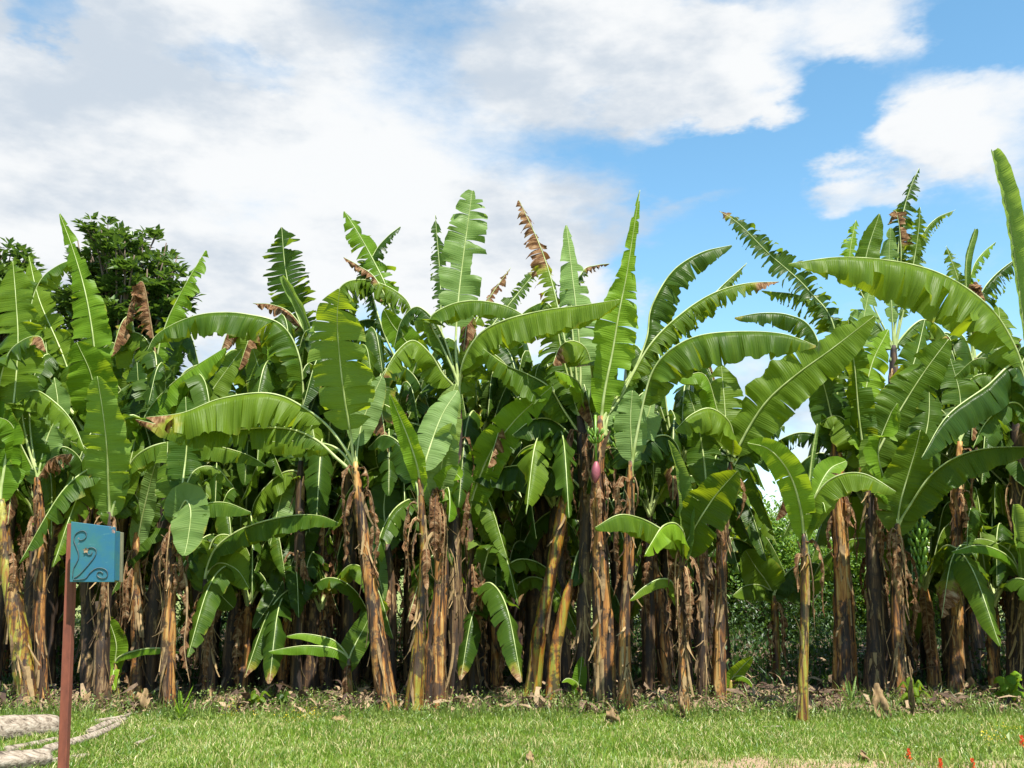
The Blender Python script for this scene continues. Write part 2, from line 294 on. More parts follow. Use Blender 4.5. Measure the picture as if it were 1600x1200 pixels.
# ------------------------------------------------------------------ banana leaf
EYE_D = True                             # leaves read from the photograph hang their camera side half steeper
def blade(mb, p, length, style, w, rs, tear=.3, dry=0., pet=.12, curl=None, dl=0., dr=0., step=.034, rows=6, face=None, edge=0., grav=.35, sharp=.5, narrow=0., hang=1.1):
    """p: midrib points. style: how the halves of the blade lie. Strips part at the tears and hang a little apart."""
    T = frames(p); n = len(p); i0 = int(pet * (n - 1)); T, q = T[i0:], p[i0:]; n = len(q)
    s = np.linspace(0, 1, n); sm = s * length * (1 - pet)
    prof = np.sin(math.pi * np.clip(s, 0.004, .996) ** (1.7 if style == 'R' else .8)) ** sharp
    prof = prof * (1 - narrow * np.clip((s - .42) / .25, 0, 1))
    dead = dry >= 1; tear = max(tear, .88) if dry > .5 else tear
    toward = np.asarray(face, float) if face is not None else None
    c = unit(np.broadcast_to(toward, T.shape) if toward is not None else np.broadcast_to(np.array((0, -1., .0)), T.shape))
    up = np.array((0, 0, 1.))
    if style in 'FUR':
        cc = unit(c - T * (c * T).sum(1, keepdims=True)); L = np.cross(cc, T); Rr = -L
        if style == 'U': L, Rr = Rr, L; cc = -cc
        a1, a2 = R(dl), R(dr); L = L * math.cos(a1) + cc * math.sin(a1); Rr = Rr * math.cos(a2) + cc * math.sin(a2)
    else:
        Dn = np.zeros_like(T); last = None
        for i in range(n):
            d = -up - T[i] * (-up.dot(T[i])); l = np.linalg.norm(d)
            if l < .35 and last is not None: d = last - T[i] * last.dot(T[i]); d = d / np.linalg.norm(d)
            else: d = d / max(l, 1e-6)
            last = d; Dn[i] = d
        S = np.cross(T, Dn)                                # horizontal side vector
        # left side of travel = T x ... (upper normal must be T x L)
        L = np.cross(-Dn, T); L = unit(L)
        if face is None and EYE_D: near = -L[n // 2][1] > 0; dl, dr = (66, 48) if near else (48, 66)
        a1, a2 = R(dl or 58), R(dr or 58)
        L, Rr = L * math.cos(a1) + Dn * math.sin(a1), -L * math.cos(a2) + Dn * math.sin(a2)
    crl = curl if curl is not None else (-.25 if style == 'D' else .12)
    u = np.linspace(0, 1, rows)
    for side, D0 in ((0, L), (1, Rr)):
        Nrm = unit(np.cross(T, D0) if side == 0 else np.cross(D0, T))
        cuts = [0]; mean = max(2, int((.10 + .5 * (1 - tear) ** 2) / step)) if tear > 0 else 10 ** 6
        while True:
            k = cuts[-1] + max(2, int(mean * rs.uniform(.35, 1.7)))
            if k >= n - 2: break
            cuts.append(k)
        cuts.append(n - 1); depth = [rs.uniform(.0, 1) ** (2.2 - 1.7 * tear) for _ in cuts]
        for k in range(len(cuts) - 1):
            i, j = cuts[k], cuts[k + 1]; m = j - i + 1; idx = np.arange(i, j + 1); t = np.linspace(0, 1, m)
            c0, c1 = 1 - depth[k], 1 - depth[k + 1]
            if k == 0: c0 = 1
            if k == len(cuts) - 2: c1 = 1
            cut = c0 * (1 - t) + c1 * t
            dro = rs.normal(0, .16 + .6 * tear) - .1 * tear; ln = rs.uniform(1 - .22 * tear, 1.03); tw = rs.normal(0, .35 * tear)
            ragged = rs.normal(0, .012 + .05 * edge, m) - np.clip((s[idx] - .86) / .14, 0, 1) * rs.uniform(0, 1.3) * tear
            if rs.random() < edge * .35: ln *= rs.uniform(.35, .8)
            ph = rs.uniform(0, 6.3); am = rs.uniform(.015, .045) * (3.2 if dead else 1)
            U = u[None, :] * np.maximum(ln + ragged, .07)[:, None]
            ex = np.clip(U - cut[:, None], 0, 1)
            ang = crl * U + 0 * ex
            du = np.diff(np.concatenate([np.zeros((m, 1)), U], 1), axis=1)
            dvec = D0[idx][:, None] * np.cos(ang)[..., None] + Nrm[idx][:, None] * np.sin(ang)[..., None]
            dvec = dvec + Nrm[idx][:, None] * ((dro + tw * (t[:, None] - .5) * 2) * np.clip(ex * 3, 0, 1))[..., None] * 1.0
            dvec = dvec + np.array((0, 0, -1.)) * (grav * U ** 1.5 * (.4 + tear) + hang * ex * tear)[..., None] + T[idx][:, None] * (.16 + .35 * ex * tear * (rs.random()))[..., None]
            dvec = unit(dvec); wid = (w * prof[idx])[:, None]
            pos = q[idx][:, None] + np.cumsum(dvec * du[..., None], 1) * wid[..., None]
            pos = pos + Nrm[idx][:, None] * (np.sin(sm[idx][:, None] * 19 + ph + 2 * U) * am * U * (wid / .3) + np.sin(sm[idx][:, None] * 47 + ph * 3 + side) * .012 * U * (wid / .3))[..., None]
            # torn strips shrink away from the cut
            if m > 2:
                pull = (np.where(t < .5, 1 - 2 * t, 0)[:, None] * np.clip(U - c0, 0, 1) - np.where(t > .5, 2 * t - 1, 0)[:, None] * np.clip(U - c1, 0, 1))
                pos = pos + T[idx][:, None] * (pull * (.015 + .055 * tear) * min(1, m * step / .12))[..., None]
            dd = np.clip((U - .88) / .1, 0, 1) * rs.uniform(0, .42) ** 1.2
            if dry > 0:
                tipd = np.clip((s[idx] - (1 - dry * .8)) / .2, 0, 1)[:, None] * .9
                edg = np.clip((U - (1.15 - dry * .75)) / .25, 0, 1) * rs.uniform(.2, 1)
                dd = np.maximum(tipd, edg) if dry < 1 else np.full((m, rows), 1.)
            a, b_ = np.meshgrid(np.arange(m - 1), np.arange(rows - 1), indexing='ij')
            v0, v1, v2, v3 = a * rows + b_, a * rows + b_ + 1, (a + 1) * rows + b_ + 1, (a + 1) * rows + b_
            f = np.stack([v0, v3, v2, v1] if side == 0 else [v0, v1, v2, v3], -1).reshape(-1, 4)
            uv = np.stack([np.broadcast_to(sm[idx][:, None], (m, rows)), (U * wid) * (1 if side else -1) + 2], -1)
            mb.add(pos, f, 0, dd, uv)
def rib(mb, p, r0, mi=1, sides=6):
    s = np.linspace(0, 1, len(p)); r = r0 * (1 - .86 * s ** .8); r = r * (1 + .9 * np.exp(-s * 14))
    tube(mb, p, r, sides, mi)
# ------------------------------------------------------------------ pseudostem
def stem_mesh(p, r0, r1, rs, sides=18, flaps=10, origin=(0, 0, 0), mats=None, parent=None, name='pseudostem'):
    mb = MB(); L = sum(np.linalg.norm(np.diff(np.asarray(p), axis=0), axis=1)); n = max(12, int(L / .07))
    q, L = catmull(p, n); s = np.linspace(0, 1, n)
    r = r0 + (r1 - r0) * s ** .8; r = r * (1 + .14 * np.exp(-s * 14)) * (1 - .45 * np.clip((s - .9) / .1, 0, 1))
    j = 1 + np.zeros((n, sides))
    for _ in range(12):                                  # overlapping leaf sheaths, each a long raised lap that ends in a torn lip
        a, wd = rs.integers(0, sides), rs.integers(3, 8); z0 = rs.uniform(-.3, .75); z1 = z0 + rs.uniform(.2, .6); h = rs.uniform(.06, .20)
        ks = (a + np.arange(wd)) % sides; zz = (s > z0) & (s < z1)
        for k in ks: j[zz, k] += h
    j += rs.normal(0, .012, j.shape)
    tube(mb, q, r, sides, 0, True, j)
    for _ in range(flaps):                               # peeling strips
        k = rs.integers(2, n - 3); th = rs.uniform(0, 6.28) if rs.random() < .4 else rs.uniform(3.5, 5.9); w = rs.uniform(.004, .019) * (1 if rs.random() < .9 else 1.8); ln = rs.uniform(.08, .55)
        m = 7; t = np.linspace(0, 1, m); base = q[k] ; o = np.array((math.cos(th), math.sin(th), 0)); sd = np.array((-math.sin(th), math.cos(th), 0))
        lift = rs.uniform(.01, .10) * (1 if k > 8 else .5); sway = rs.normal(0, .06)
        dn = -1 if rs.random() < .75 else .6
        c = base + o * (r[k] * 1.08) + np.outer(t ** 1.6, o) * lift + np.outer(t ** 2, sd) * sway
        kk = np.clip(k + dn * t * ln / (L / n), 0, n - 1); cen = np.stack([np.interp(kk, np.arange(n), q[:, x]) for x in range(3)], 1)
        c = c - base + cen; ww = w * (1 - .4 * t ** 3) * (1 + .2 * rs.normal(0, 1, m))
        tw = rs.normal(0, .8) * t; sv = np.outer(np.cos(tw), sd) + np.outer(np.sin(tw), o)
        v = np.concatenate([c - sv * ww[:, None], c + o * .006 , c + sv * ww[:, None]])
        i = np.arange(m - 1); f = np.concatenate([np.stack([i, i + m, i + m + 1, i + 1], 1), np.stack([i + m, i + 2 * m, i + 2 * m + 1, i + m + 1], 1)])
        mb.add(v, f, 1, uv=np.full((len(v), 2), 1e-3))
    return mb.build(name, mats, parent, origin)
def dead_leaf(parent, origin, top, rs, length=.8, w=.1, name='dead_leaf', sway=None, mat_='leaf'):
    a = rs.uniform(0, 6.28) if sway is None else sway
    o = np.array((math.cos(a), math.sin(a), 0)); P = [top, top + o * .12 + np.array((0, 0, .05)), top + o * .2 + np.array((0, 0, -.3 * length)), top + o * .17 + np.array((0, 0, -.7 * length)), top + o * rs.uniform(.08, .25) + np.array((0, 0, -length))]
    p, L = catmull(P, max(10, int(length / .04))); mb = MB()
    blade(mb, p, L, 'F', w, rs, .75, 1.0, .05, curl=rs.uniform(-1.6, 1.2), rows=5, face=(o[0], o[1], .1), edge=.8, grav=.9, dl=rs.uniform(-60, 30), dr=rs.uniform(-60, 30), step=.04)
    rib(mb, p, .009, 1); return mb.build(name, [M[mat_], M['straw']], parent, origin)
# ------------------------------------------------------------------ banana plants read from the photograph
def opts(t):
    d = {}
    for a in t.split():
        i = 1
        d[a[:i]] = float(a[i:])
    return d
PLANT_N = [0]
def kw0(lf): return 'd1' not in lf[4].split() and len(lf[2].split()) > 2
def plant(label, D, stem, rp, leaves, smat='stem', dead=3, group='banana plants in the front rows', cat='banana plant', name='banana_plant', flaps=34):
    """stem: pixels from the ground up; D None = taken from the pixel of its foot. leaves: (style, half width px, 'x,y x,y ...', metres the tip comes nearer (-) or goes back (+), options, material)"""
    PLANT_N[0] += 1; rs = np.random.default_rng(100 + PLANT_N[0])
    S = [tuple(map(float, a.split(','))) for a in stem.split()]; rp = (rp[0] * .64, rp[1] * .58)
    if D is None: D = ground_depth(S[0][1])
    k = D / F * 1.02
    P = [at(x, y, D) for x, y in S]; P[0] = at(S[0][0], S[0][1], D); P[0][2] = -.03
    base = np.array((P[0][0], P[0][1], 0.)); root = empty(name, base)
    tag(root, label, cat, group)
    stem_mesh(P, rp[0] * k, rp[1] * k, rs, flaps=flaps, origin=base, mats=[M[smat], M['straw']], parent=root)
    for lf in leaves:
        st, w, pts, z, op = lf[:5]; o = opts(op); mt = lf[5] if len(lf) > 5 else 'leaf'
        Q = [tuple(map(float, a.split(','))) for a in pts.split()]; nq = len(Q)
        zs = [(q[2] if len(q) > 2 else z * (i / (nq - 1)) ** 1.2) for i, q in enumerate(Q)]
        X = [at(q[0], q[1], D + zz) for q, zz in zip(Q, zs)]
        if kw0(lf): dv = unit(P[-2] - P[-1]); X = [X[0] + dv * .26] + X
        Lr = sum(np.linalg.norm(np.diff(np.array(X), axis=0), axis=1)); p, Ln = catmull(X, max(14, int(Lr / .034)))
        mb = MB(); tt = o.get('t', .3); tt = tt if tt <= .12 else min(.97, tt * 1.25 + .14); kw = dict(tear=tt, dry=o.get('d', 0), pet=o.get('p', .15), edge=o.get('e', o.get('t', .3) * .5), dl=o.get('l', 0), dr=o.get('r', 0))
        if 'c' in o: kw['curl'] = o['c']
        if 'g' in o: kw['grav'] = o['g']
        if 'n' in o: kw['narrow'] = o['n']
        if 'q' in o: kw['hang'] = o['q']
        if 's' in o: kw['sharp'] = o['s']
        if st == 'R': kw.update(tear=0, curl=1.1, grav=0, dl=20, dr=24, sharp=.26)
        blade(mb, p, Ln, st, w * k, rs, **kw)
        lo = mb.build('dead_leaf' if kw['dry'] >= 1 else 'leaf', [M[mt]], root, base)
        rb = MB(); rib(rb, p, o.get('m', 1.0) * .021 * min(1, .45 + Ln / 3), 0); ro = rb.build('midrib', [M['rib'] if kw['dry'] < 1 else M['straw']], lo, base)
    for _ in range(dead + 2):
        top = P[-1] + (P[-2] - P[-1]) * rs.uniform(.15, 1.1)
        dead_leaf(root, base, top, rs, rs.uniform(.35, .95), rs.uniform(.04, .085), sway=rs.uniform(3.3, 6.1))
    return root, base, P, D
def fruit_bunch(root, base, c, rs, n=5, s=1.0, flower=True):
    mb = MB()
    for h in range(n):
        z = .1 * s * (n / 2 - h); rr = .09 * s * (1 - .09 * h)
        for a in np.linspace(0, 6.28, 9, endpoint=False) + h * .35:
            o = np.array((math.cos(a), math.sin(a), 0)); t = np.linspace(0, 1, 6)
            p = c + np.outer(rr * .35 + rr * np.sin(t * 1.9), o) + np.outer(t * .12 * s + z - .02, (0, 0, 1))
            tube(mb, p, .017 * s * np.array([.55, .9, 1, 1, .8, .35]), 6)
    tube(mb, [c + np.array((0, .0, .4 * s)), c, c + np.array((0, 0, -.3 * s))], .016, 6)
    mb.build('banana_bunch', M['fruit'], root, base)
    if flower:
        fb = MB(); t = np.linspace(0, 1, 12); cc = c + np.array((0, -.02, -.30 * s))
        tube(fb, cc + np.outer(t * -.32 * s, (0.06, .0, 1)), .062 * s * np.sin(math.pi * np.clip(t * .93 + .05, 0, 1)) ** .75 + .004, 10)
        fb.build('flower_bud', M['flower'], root, base)
# ------------------------------------------------------------------ ground
g = MB(); xs = np.concatenate([[-900, -300, -100, -40], np.linspace(-20, 20, 81), [40, 100, 300, 900]]); ys = np.concatenate([[-200, -50], np.linspace(-5, 35, 81), [60, 120, 300, 1500]])
X, Y = np.meshgrid(xs, ys, indexing='ij'); rs0 = np.random.default_rng(5)
Z = np.where((abs(X) < 19) & (Y > 3) & (Y < 34), rs0.normal(0, .008, X.shape), 0)
i, j = np.meshgrid(np.arange(len(xs) - 1), np.arange(len(ys) - 1), indexing='ij'); w_ = len(ys)
g.add(np.stack([X, Y, Z], -1).reshape(-1, 3), np.stack([i * w_ + j, (i + 1) * w_ + j, (i + 1) * w_ + j + 1, i * w_ + j + 1], -1).reshape(-1, 4))
tag(g.build('ground', M['ground']), kind='structure')
# ------------------------------------------------------------------ the front plants
# A: leaning plant left of the centre with the broad backlit leaf
plant('leaning banana plant left of centre with one broad yellow green leaf standing straight above it', None, '607,1112 598,1060 590,1000 577,900 565,800 555,722', (19, 11), [
    ('U', 50, '553,728 548,680 538,620 530,550 527,495 531,452', -.75, 't.22 p.3 l-8 r12 s.42'),
    ('D', 62, '554,728 535,695 508,662 475,637 440,619 400,614 340,624 285,645 228,652', -.45, 't.35 p.3 d.28 l40 r62 g.6'),
    ('D', 33, '552,742 525,715 495,688 460,672 420,668 350,672 280,670 212,655', -.25, 't.4 p.25 d.3 l30 r66 g.6'),
    ('U', 24, '557,722 560,690 566,660 580,625 597,588', .15, 't.1 p.35 m.9', 'pale'),
    ('D', 26, '553,735 525,700 480,690 430,690 400,692', .5, 't.3 p.35')], 'stem', 3)
# B: plant just behind A with the bright leaf
plant('banana plant behind the leaning one, a small bright torn leaf pointing up left', 13.0, '512,1090 508,900 505,735', (14, 10), [
    ('F', 24, '504,735 492,680 478,630 455,590 430,550 410,520', -.2, 't.25 p.35 l10 r10', 'bright'),
    ('F', 30, '503,735 490,695 470,685 452,730 436,790 422,852', -.7, 't.15 p.28 r-30', 'pale'),
    ('F', 24, '505,735 515,690 545,655 580,610', .2, 't.2 p.3', 'pale'),
    ('D', 26, '503,735 530,700 580,690 620,720 630,760', .4, 't.3'),
    ('F', 22, '503,745 497,790 470,850 430,930 396,982', -.9, 't.1 p.15', 'dark')], 'stem_dark', 2)
# C: tall rear plant with the dark feathered leaf
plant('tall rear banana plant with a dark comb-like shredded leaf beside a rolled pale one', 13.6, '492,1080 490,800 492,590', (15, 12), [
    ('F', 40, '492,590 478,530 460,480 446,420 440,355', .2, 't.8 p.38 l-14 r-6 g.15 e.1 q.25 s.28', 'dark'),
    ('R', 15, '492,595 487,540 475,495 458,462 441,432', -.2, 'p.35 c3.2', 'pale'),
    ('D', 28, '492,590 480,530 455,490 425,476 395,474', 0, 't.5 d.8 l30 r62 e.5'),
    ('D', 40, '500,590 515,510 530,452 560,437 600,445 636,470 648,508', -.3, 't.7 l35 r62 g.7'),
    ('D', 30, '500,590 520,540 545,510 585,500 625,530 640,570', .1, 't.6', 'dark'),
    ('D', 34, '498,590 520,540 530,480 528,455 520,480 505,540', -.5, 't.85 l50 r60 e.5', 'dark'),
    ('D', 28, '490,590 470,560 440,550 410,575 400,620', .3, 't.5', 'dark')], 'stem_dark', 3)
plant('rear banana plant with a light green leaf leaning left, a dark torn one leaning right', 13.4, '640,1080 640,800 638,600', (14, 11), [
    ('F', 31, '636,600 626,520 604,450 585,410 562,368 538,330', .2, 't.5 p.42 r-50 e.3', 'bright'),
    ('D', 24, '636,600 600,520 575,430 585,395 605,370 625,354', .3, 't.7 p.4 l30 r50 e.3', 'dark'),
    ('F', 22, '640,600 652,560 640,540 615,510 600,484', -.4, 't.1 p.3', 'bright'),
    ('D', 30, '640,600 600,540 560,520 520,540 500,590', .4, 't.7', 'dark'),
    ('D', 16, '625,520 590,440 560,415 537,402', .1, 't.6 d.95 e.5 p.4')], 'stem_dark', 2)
# E: pair of stems with fresh funnel leaf
plant('banana plant with a pale funnel shaped young leaf on a thick flaking stem', None, '685,1108 684,1000 690,890 684,800 682,762', (20, 13), [
    ('F', 29, '683,775 688,740 694,705 700,680 707,662', -.25, 't.08 p.1 l28 r22 s.4', 'pale'),
    ('F', 20, '684,780 696,755 710,740 720,748', -.2, 't.1 p.2', 'bright'),
    ('D', 24, '684,790 692,770 700,762 703,785 701,815', -.3, 't.1 p.2', 'bright'),
    ('U', 26, '682,770 690,700 700,640 712,600', .3, 't.2 p.3')], 'stem', 4, flaps=44)
plant('slim banana plant with one narrow bright upright leaf, left of the pale funnel leaf', None, '646,1116 652,1040 657,960 662,860 655,745', (16, 8), [
    ('F', 17, '656,752 652,728 640,690 624,650 609,616', -.3, 't.05 p.06 r25 s.6', 'bright'),
    ('U', 30, '655,760 668,710 690,650 715,610', .4, 't.2 p.3', 'pale'),
    ('D', 30, '652,760 630,700 600,680 575,700', .5, 't.3', 'dark')], 'stem_green', 2)
plant('banana plant with a broad sunlit leaf curving up right over the dark gap', None, '738,1092 738,1000 734,900 733,800', (15, 10), [
    ('F', 31, '734,806 740,772 765,710 800,662 830,632 862,604', -.7, 't.12 p.07 l18 r14', 'bright'),
    ('D', 15, '732,812 722,770 710,738 700,728 690,740', -.1, 't.2 p.35', 'bright'),
    ('F', 18, '736,820 745,800 765,830 780,860 790,885', .2, 't.2 p.2', 'leaf')], 'stem_dark', 2)
plant('banana plant with a large pale upright leaf and a long glossy leaf reaching right', None, '712,1096 712,1000 710,900 712,760 718,640', (17, 12), [
    ('D', 45, '718,600 726,560 750,522 790,500 850,485 910,477 968,468', -1.0, 't.1 p.14 l25 r58 g.5'),
    ('D', 30, '716,600 690,540 672,500 700,478 740,470 790,478 838,504', -.4, 't.25 p.25 l30 r62'),
    ('F', 38, '716,600 712,540 716,470 724,400 731,350 738,298', .3, 't.3 p.35 l16 r8 e.2 q.5 s.3', 'pale'),
    ('D', 38, '712,610 692,585 672,553 645,532 618,552 599,588', -.6, 't.4 p.2 d.15'),
    ('D', 30, '714,600 690,520 655,480 628,500 615,545', .2, 't.75 e.4', 'dark'),
    ('D', 36, '716,610 730,570 760,550 790,570 805,610', .1, 't.4', 'leaf')], 'stem_dark', 4, flaps=44)
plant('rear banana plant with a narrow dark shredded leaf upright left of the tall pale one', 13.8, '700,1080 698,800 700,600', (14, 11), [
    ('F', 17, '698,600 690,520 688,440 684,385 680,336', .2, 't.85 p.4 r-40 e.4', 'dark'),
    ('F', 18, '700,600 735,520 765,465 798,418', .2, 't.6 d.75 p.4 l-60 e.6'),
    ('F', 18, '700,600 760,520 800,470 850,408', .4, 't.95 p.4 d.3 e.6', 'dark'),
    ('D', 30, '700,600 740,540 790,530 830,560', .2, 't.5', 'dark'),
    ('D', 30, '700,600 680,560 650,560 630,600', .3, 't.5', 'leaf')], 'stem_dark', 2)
# H, I, J: the central clump
rH, bH, PH, DH = plant('central clump banana plant carrying a purple flower bud under small green fingers', None, '908,1098 912,960 917,820 913,720 906,650', (17, 14), [
    ('U', 40, '905,650 907,580 902,500 893,420 885,352', .15, 't.2 p.1 l14 r14 s.55 e.3 n.35', 'pale'),
    ('D', 42, '905,680 880,640 858,605 825,585 790,570 755,545', -.5, 't.3 p.25', 'leaf'),
    ('D', 44, '915,660 925,600 918,550 898,533 876,540 864,568', -.6, 't.3 p.2 d.35', 'leaf'),
    ('D', 20, '912,640 905,600 885,585 868,580', -.9, 't.1 p.1', 'bright'),
    ('D', 38, '905,650 880,560 862,480 830,480 795,512', .3, 't.5', 'leaf'),
    ('F', 32, '905,650 880,520 862,440 842,380 811,313', .4, 't.75 d.85 p.45 r-70 e.7', 'leaf'),
    ('D', 16, '906,640 893,480 910,425 930,415 952,412', .5, 't.9 d.5 p.4 e.5', 'dark'),
    ('D', 42, '905,700 870,660 835,655 800,680', -.2, 't.2 p.2', 'dark'),
    ('D', 46, '905,760 860,730 800,728 740,745', .2, 't.1 p.1', 'dark')], 'stem_dark', 4, flaps=44)
fruit_bunch(rH, bH, at(931, 690, DH - .62), np.random.default_rng(3), 2, .8)
rI, bI, PI_, DI = plant('thickest banana plant of the central clump, its tall lance shaped leaf pointing straight up', None, '944,1106 944,1000 940,880 936,760 938,650', (24, 13), [
    ('F', 37, '940,650 945,610 957,550 967,490 979,430 990,360 1000,297', -.35, 't.2 p.06 l12 r10 s.6 e.35 n.62', 'bright'),
    ('D', 40, '945,650 985,590 1010,530 1018,480 1050,425 1095,395 1143,383', .3, 't.3 p.35', 'dark'),
    ('U', 26, '948,660 965,610 975,640 985,580', .2, 't.2', 'pale'),
    ('D', 34, '942,660 970,620 1015,540 1065,490 1115,458 1165,443 1217,440', .2, 't.6 p.25 d.3 e.3', 'leaf'),
    ('D', 28, '942,660 975,600 1030,535 1090,485 1130,445 1167,411', .5, 't.7 p.35 e.4 d.1', 'leaf')], 'stem', 4, flaps=44)
rJ, bJ, PJ, DJ = plant('slim banana plant right in the central clump with a long leaf arching right', None, '978,1110 976,1000 982,860 986,720', (14, 9), [
    ('D', 54, '988,720 1003,640 1020,580 1050,545 1095,524 1160,518 1225,522 1275,540', -.7, 't.18 p.28 d.12 l30 r56', 'leaf'),
    ('U', 26, '988,720 985,660 988,610', -.1, 't.1 p.25', 'pale'),
    ('U', 24, '988,720 1000,680 1015,640 1020,600', .2, 't.1 p.2', 'pale'),
    ('D', 40, '988,720 1010,690 1040,680 1060,700 1070,750', .3, 't.3', 'dark'),
    ('D', 34, '986,725 960,700 930,720 915,770', .5, 't.3', 'dark')], 'stem', 2)
fruit_bunch(rJ, bJ, at(966, 690, DJ + .3), np.random.default_rng(4), 4, 1.0, False)
plant('small banana plant with a rolled pale upright leaf and a broad dark leaf beside it', None, '1068,1116 1068,1000 1064,920 1066,858', (12, 8), [
    ('F', 26, '1066,862 1064,830 1062,780 1056,730 1044,688', -.2, 't0 p.08 l60 r20 c.7 s.6', 'pale'),
    ('F', 38, '1068,862 1082,830 1110,785 1128,762 1152,736', -.5, 't.1 p.12 l10 r10', 'leaf'),
    ('D', 30, '1066,870 1050,842 1025,822 995,808 965,805 930,824', -.9, 't.12 p.22 l30', 'leaf'),
    ('D', 25, '1067,868 1068,835 1055,818 1036,822 1020,845 1008,866', -1.2, 't.1 p.12', 'bright'),
    ('D', 14, '1064,950 1050,910 1030,905 1005,918 984,938', -.3, 't.1 p.2', 'leaf')], 'stem', 4, flaps=44)
plant('banana plant whose broad dark leaf slants up right across the gap of sky', None, '1122,1096 1124,980 1128,860 1134,780 1142,722', (14, 11), [
    ('F', 44, '1143,725 1168,672 1200,625 1245,585 1300,545 1366,494', -.8, 't.12 p.14 l-48 r8 s.55', 'leaf'),
    ('D', 42, '1142,725 1146,690 1138,658 1110,638 1080,648 1055,672', -.7, 't.15 p.22', 'leaf'),
    ('F', 36, '1138,725 1135,680 1132,630 1127,570', .2, 't.3 p.2', 'leaf'),
    ('D', 26, '1140,725 1120,640 1100,585 1060,592', -.4, 't.1 p.4', 'bright'),
    ('D', 28, '1143,725 1165,670 1190,625 1225,590 1250,580', .3, 't.3 p.25', 'bright'),
    ('D', 34, '1143,735 1165,700 1195,675 1225,665', .2, 't.5', 'dark')], 'stem', 3, flaps=44)
plant('leafless leaning banana stem in the gap left of the upright rolled leaf plant', None, '1040,1084 1034,1000 1022,900 1012,800', (16, 11), [
    ('D', 34, '1012,800 1020,740 1050,720 1080,745', .3, 't.3', 'dark'), ('D', 34, '1012,800 995,750 965,745 940,780', .3, 't.3', 'dark'), ('F', 34, '1012,800 1010,740 1000,660 1030,600', .2, 't.3', 'dark')], 'stem', 4, flaps=44)
plant('slim brown banana stem close behind the rolled leaf plant', None, '1098,1098 1098,960 1100,840 1104,780', (11, 9), [
    ('F', 30, '1104,780 1100,720 1090,660 1075,610', .2, 't.3', 'leaf'), ('D', 34, '1104,780 1120,710 1150,690 1180,720', .4, 't.3', 'dark')], 'stem_dark', 3)
# N: young plant alone at the front right
plant('young lone banana plant at the lawn edge, two leaves spread around a thin spike', None, '1253,1128 1256,1040 1258,960 1258,890 1256,832', (12, 8), [
    ('F', 24, '1256,838 1252,800 1240,755 1222,722 1198,700 1168,692', -.5, 't.12 p.14 l-20 r15', 'bright'),
    ('D', 33, '1260,830 1268,788 1290,755 1320,740 1355,742 1400,768', -.5, 't.05 p.16 l22 r50', 'leaf'),
    ('R', 7, '1258,835 1262,780 1268,720 1277,662', 0, 'p.3', 'pale'),
    ('F', 22, '1260,835 1272,780 1295,735 1322,720', .3, 't.1 p.3 r30', 'bright'),
    ('D', 16, '1258,838 1270,800 1285,785 1290,800', -.3, 't.1 p.2', 'bright')], 'stem_green', 1, flaps=10)
# right hand clump
plant('tall thick brown banana stem first right of the young lone plant', None, '1318,1086 1318,950 1313,820 1306,690', (22, 17), [
    ('F', 34, '1306,690 1292,620 1280,585 1262,560', -.3, 't.3', 'dark'),
    ('D', 30, '1306,690 1285,560 1265,510 1232,492 1190,489 1148,496', .1, 't.35 p.35 d.15', 'dark'),
    ('D', 36, '1306,690 1308,540 1288,487 1250,462 1190,454', .4, 't.65 p.35', 'leaf'),
    ('F', 30, '1306,690 1305,520 1262,452 1200,395 1155,350 1124,330', .5, 't.98 p.42 d.22 e.3', 'dark'),
    ('D', 28, '1304,700 1285,683 1250,676 1215,690 1200,712', .6, 't.85 p.1', 'dark'),
    ('F', 34, '1306,690 1312,640 1300,600 1283,583', .1, 't.3 p.1', 'dark'),
    ('F', 32, '1308,690 1330,600 1345,520 1358,455', .3, 't.3 p.45 l20', 'pale')], 'stem', 3, flaps=44)
plant('tall brown banana stem second right of the young lone plant', None, '1368,1090 1367,960 1364,840 1360,730', (20, 15), [
    ('F', 26, '1352,730 1342,650 1335,570 1325,500', -.3, 't.3 p.1 l-75 r10', 'leaf'),
    ('F', 40, '1362,730 1385,680 1410,635 1445,580 1482,530', -.3, 't.15 p.12 l-15 r10', 'leaf'),
    ('F', 34, '1358,730 1350,640 1362,570 1388,515', .2, 't.4', 'bright'),
    ('D', 40, '1360,730 1340,680 1310,650 1280,660', .2, 't.3', 'leaf'),
    ('F', 34, '1362,730 1400,640 1430,560 1445,500', .4, 't.4', 'leaf')], 'stem_dark', 3, flaps=44)
rO, bO, PO, DO = plant('banana plant with a paddle shaped leaf on its stem and a green bunch at right', None, '1402,1098 1405,1000 1404,900 1402,818', (15, 11), [
    ('F', 36, '1403,822 1406,790 1418,745 1430,705 1438,672', -.3, 't.1 p.1', 'leaf'),
    ('D', 40, '1404,822 1425,785 1455,742 1495,714 1545,700 1615,698', -.8, 't.12 p.16 l30', 'leaf'),
    ('D', 30, '1403,822 1385,760 1372,705 1390,650 1402,630', -.2, 't.2 p.3', 'bright'),
    ('F', 34, '1404,822 1430,740 1450,660 1452,600', .3, 't.3', 'dark')], 'stem', 4, flaps=44)
fruit_bunch(rO, bO, at(1436, 868, DO + .2), np.random.default_rng(6), 6, 1.1, False)
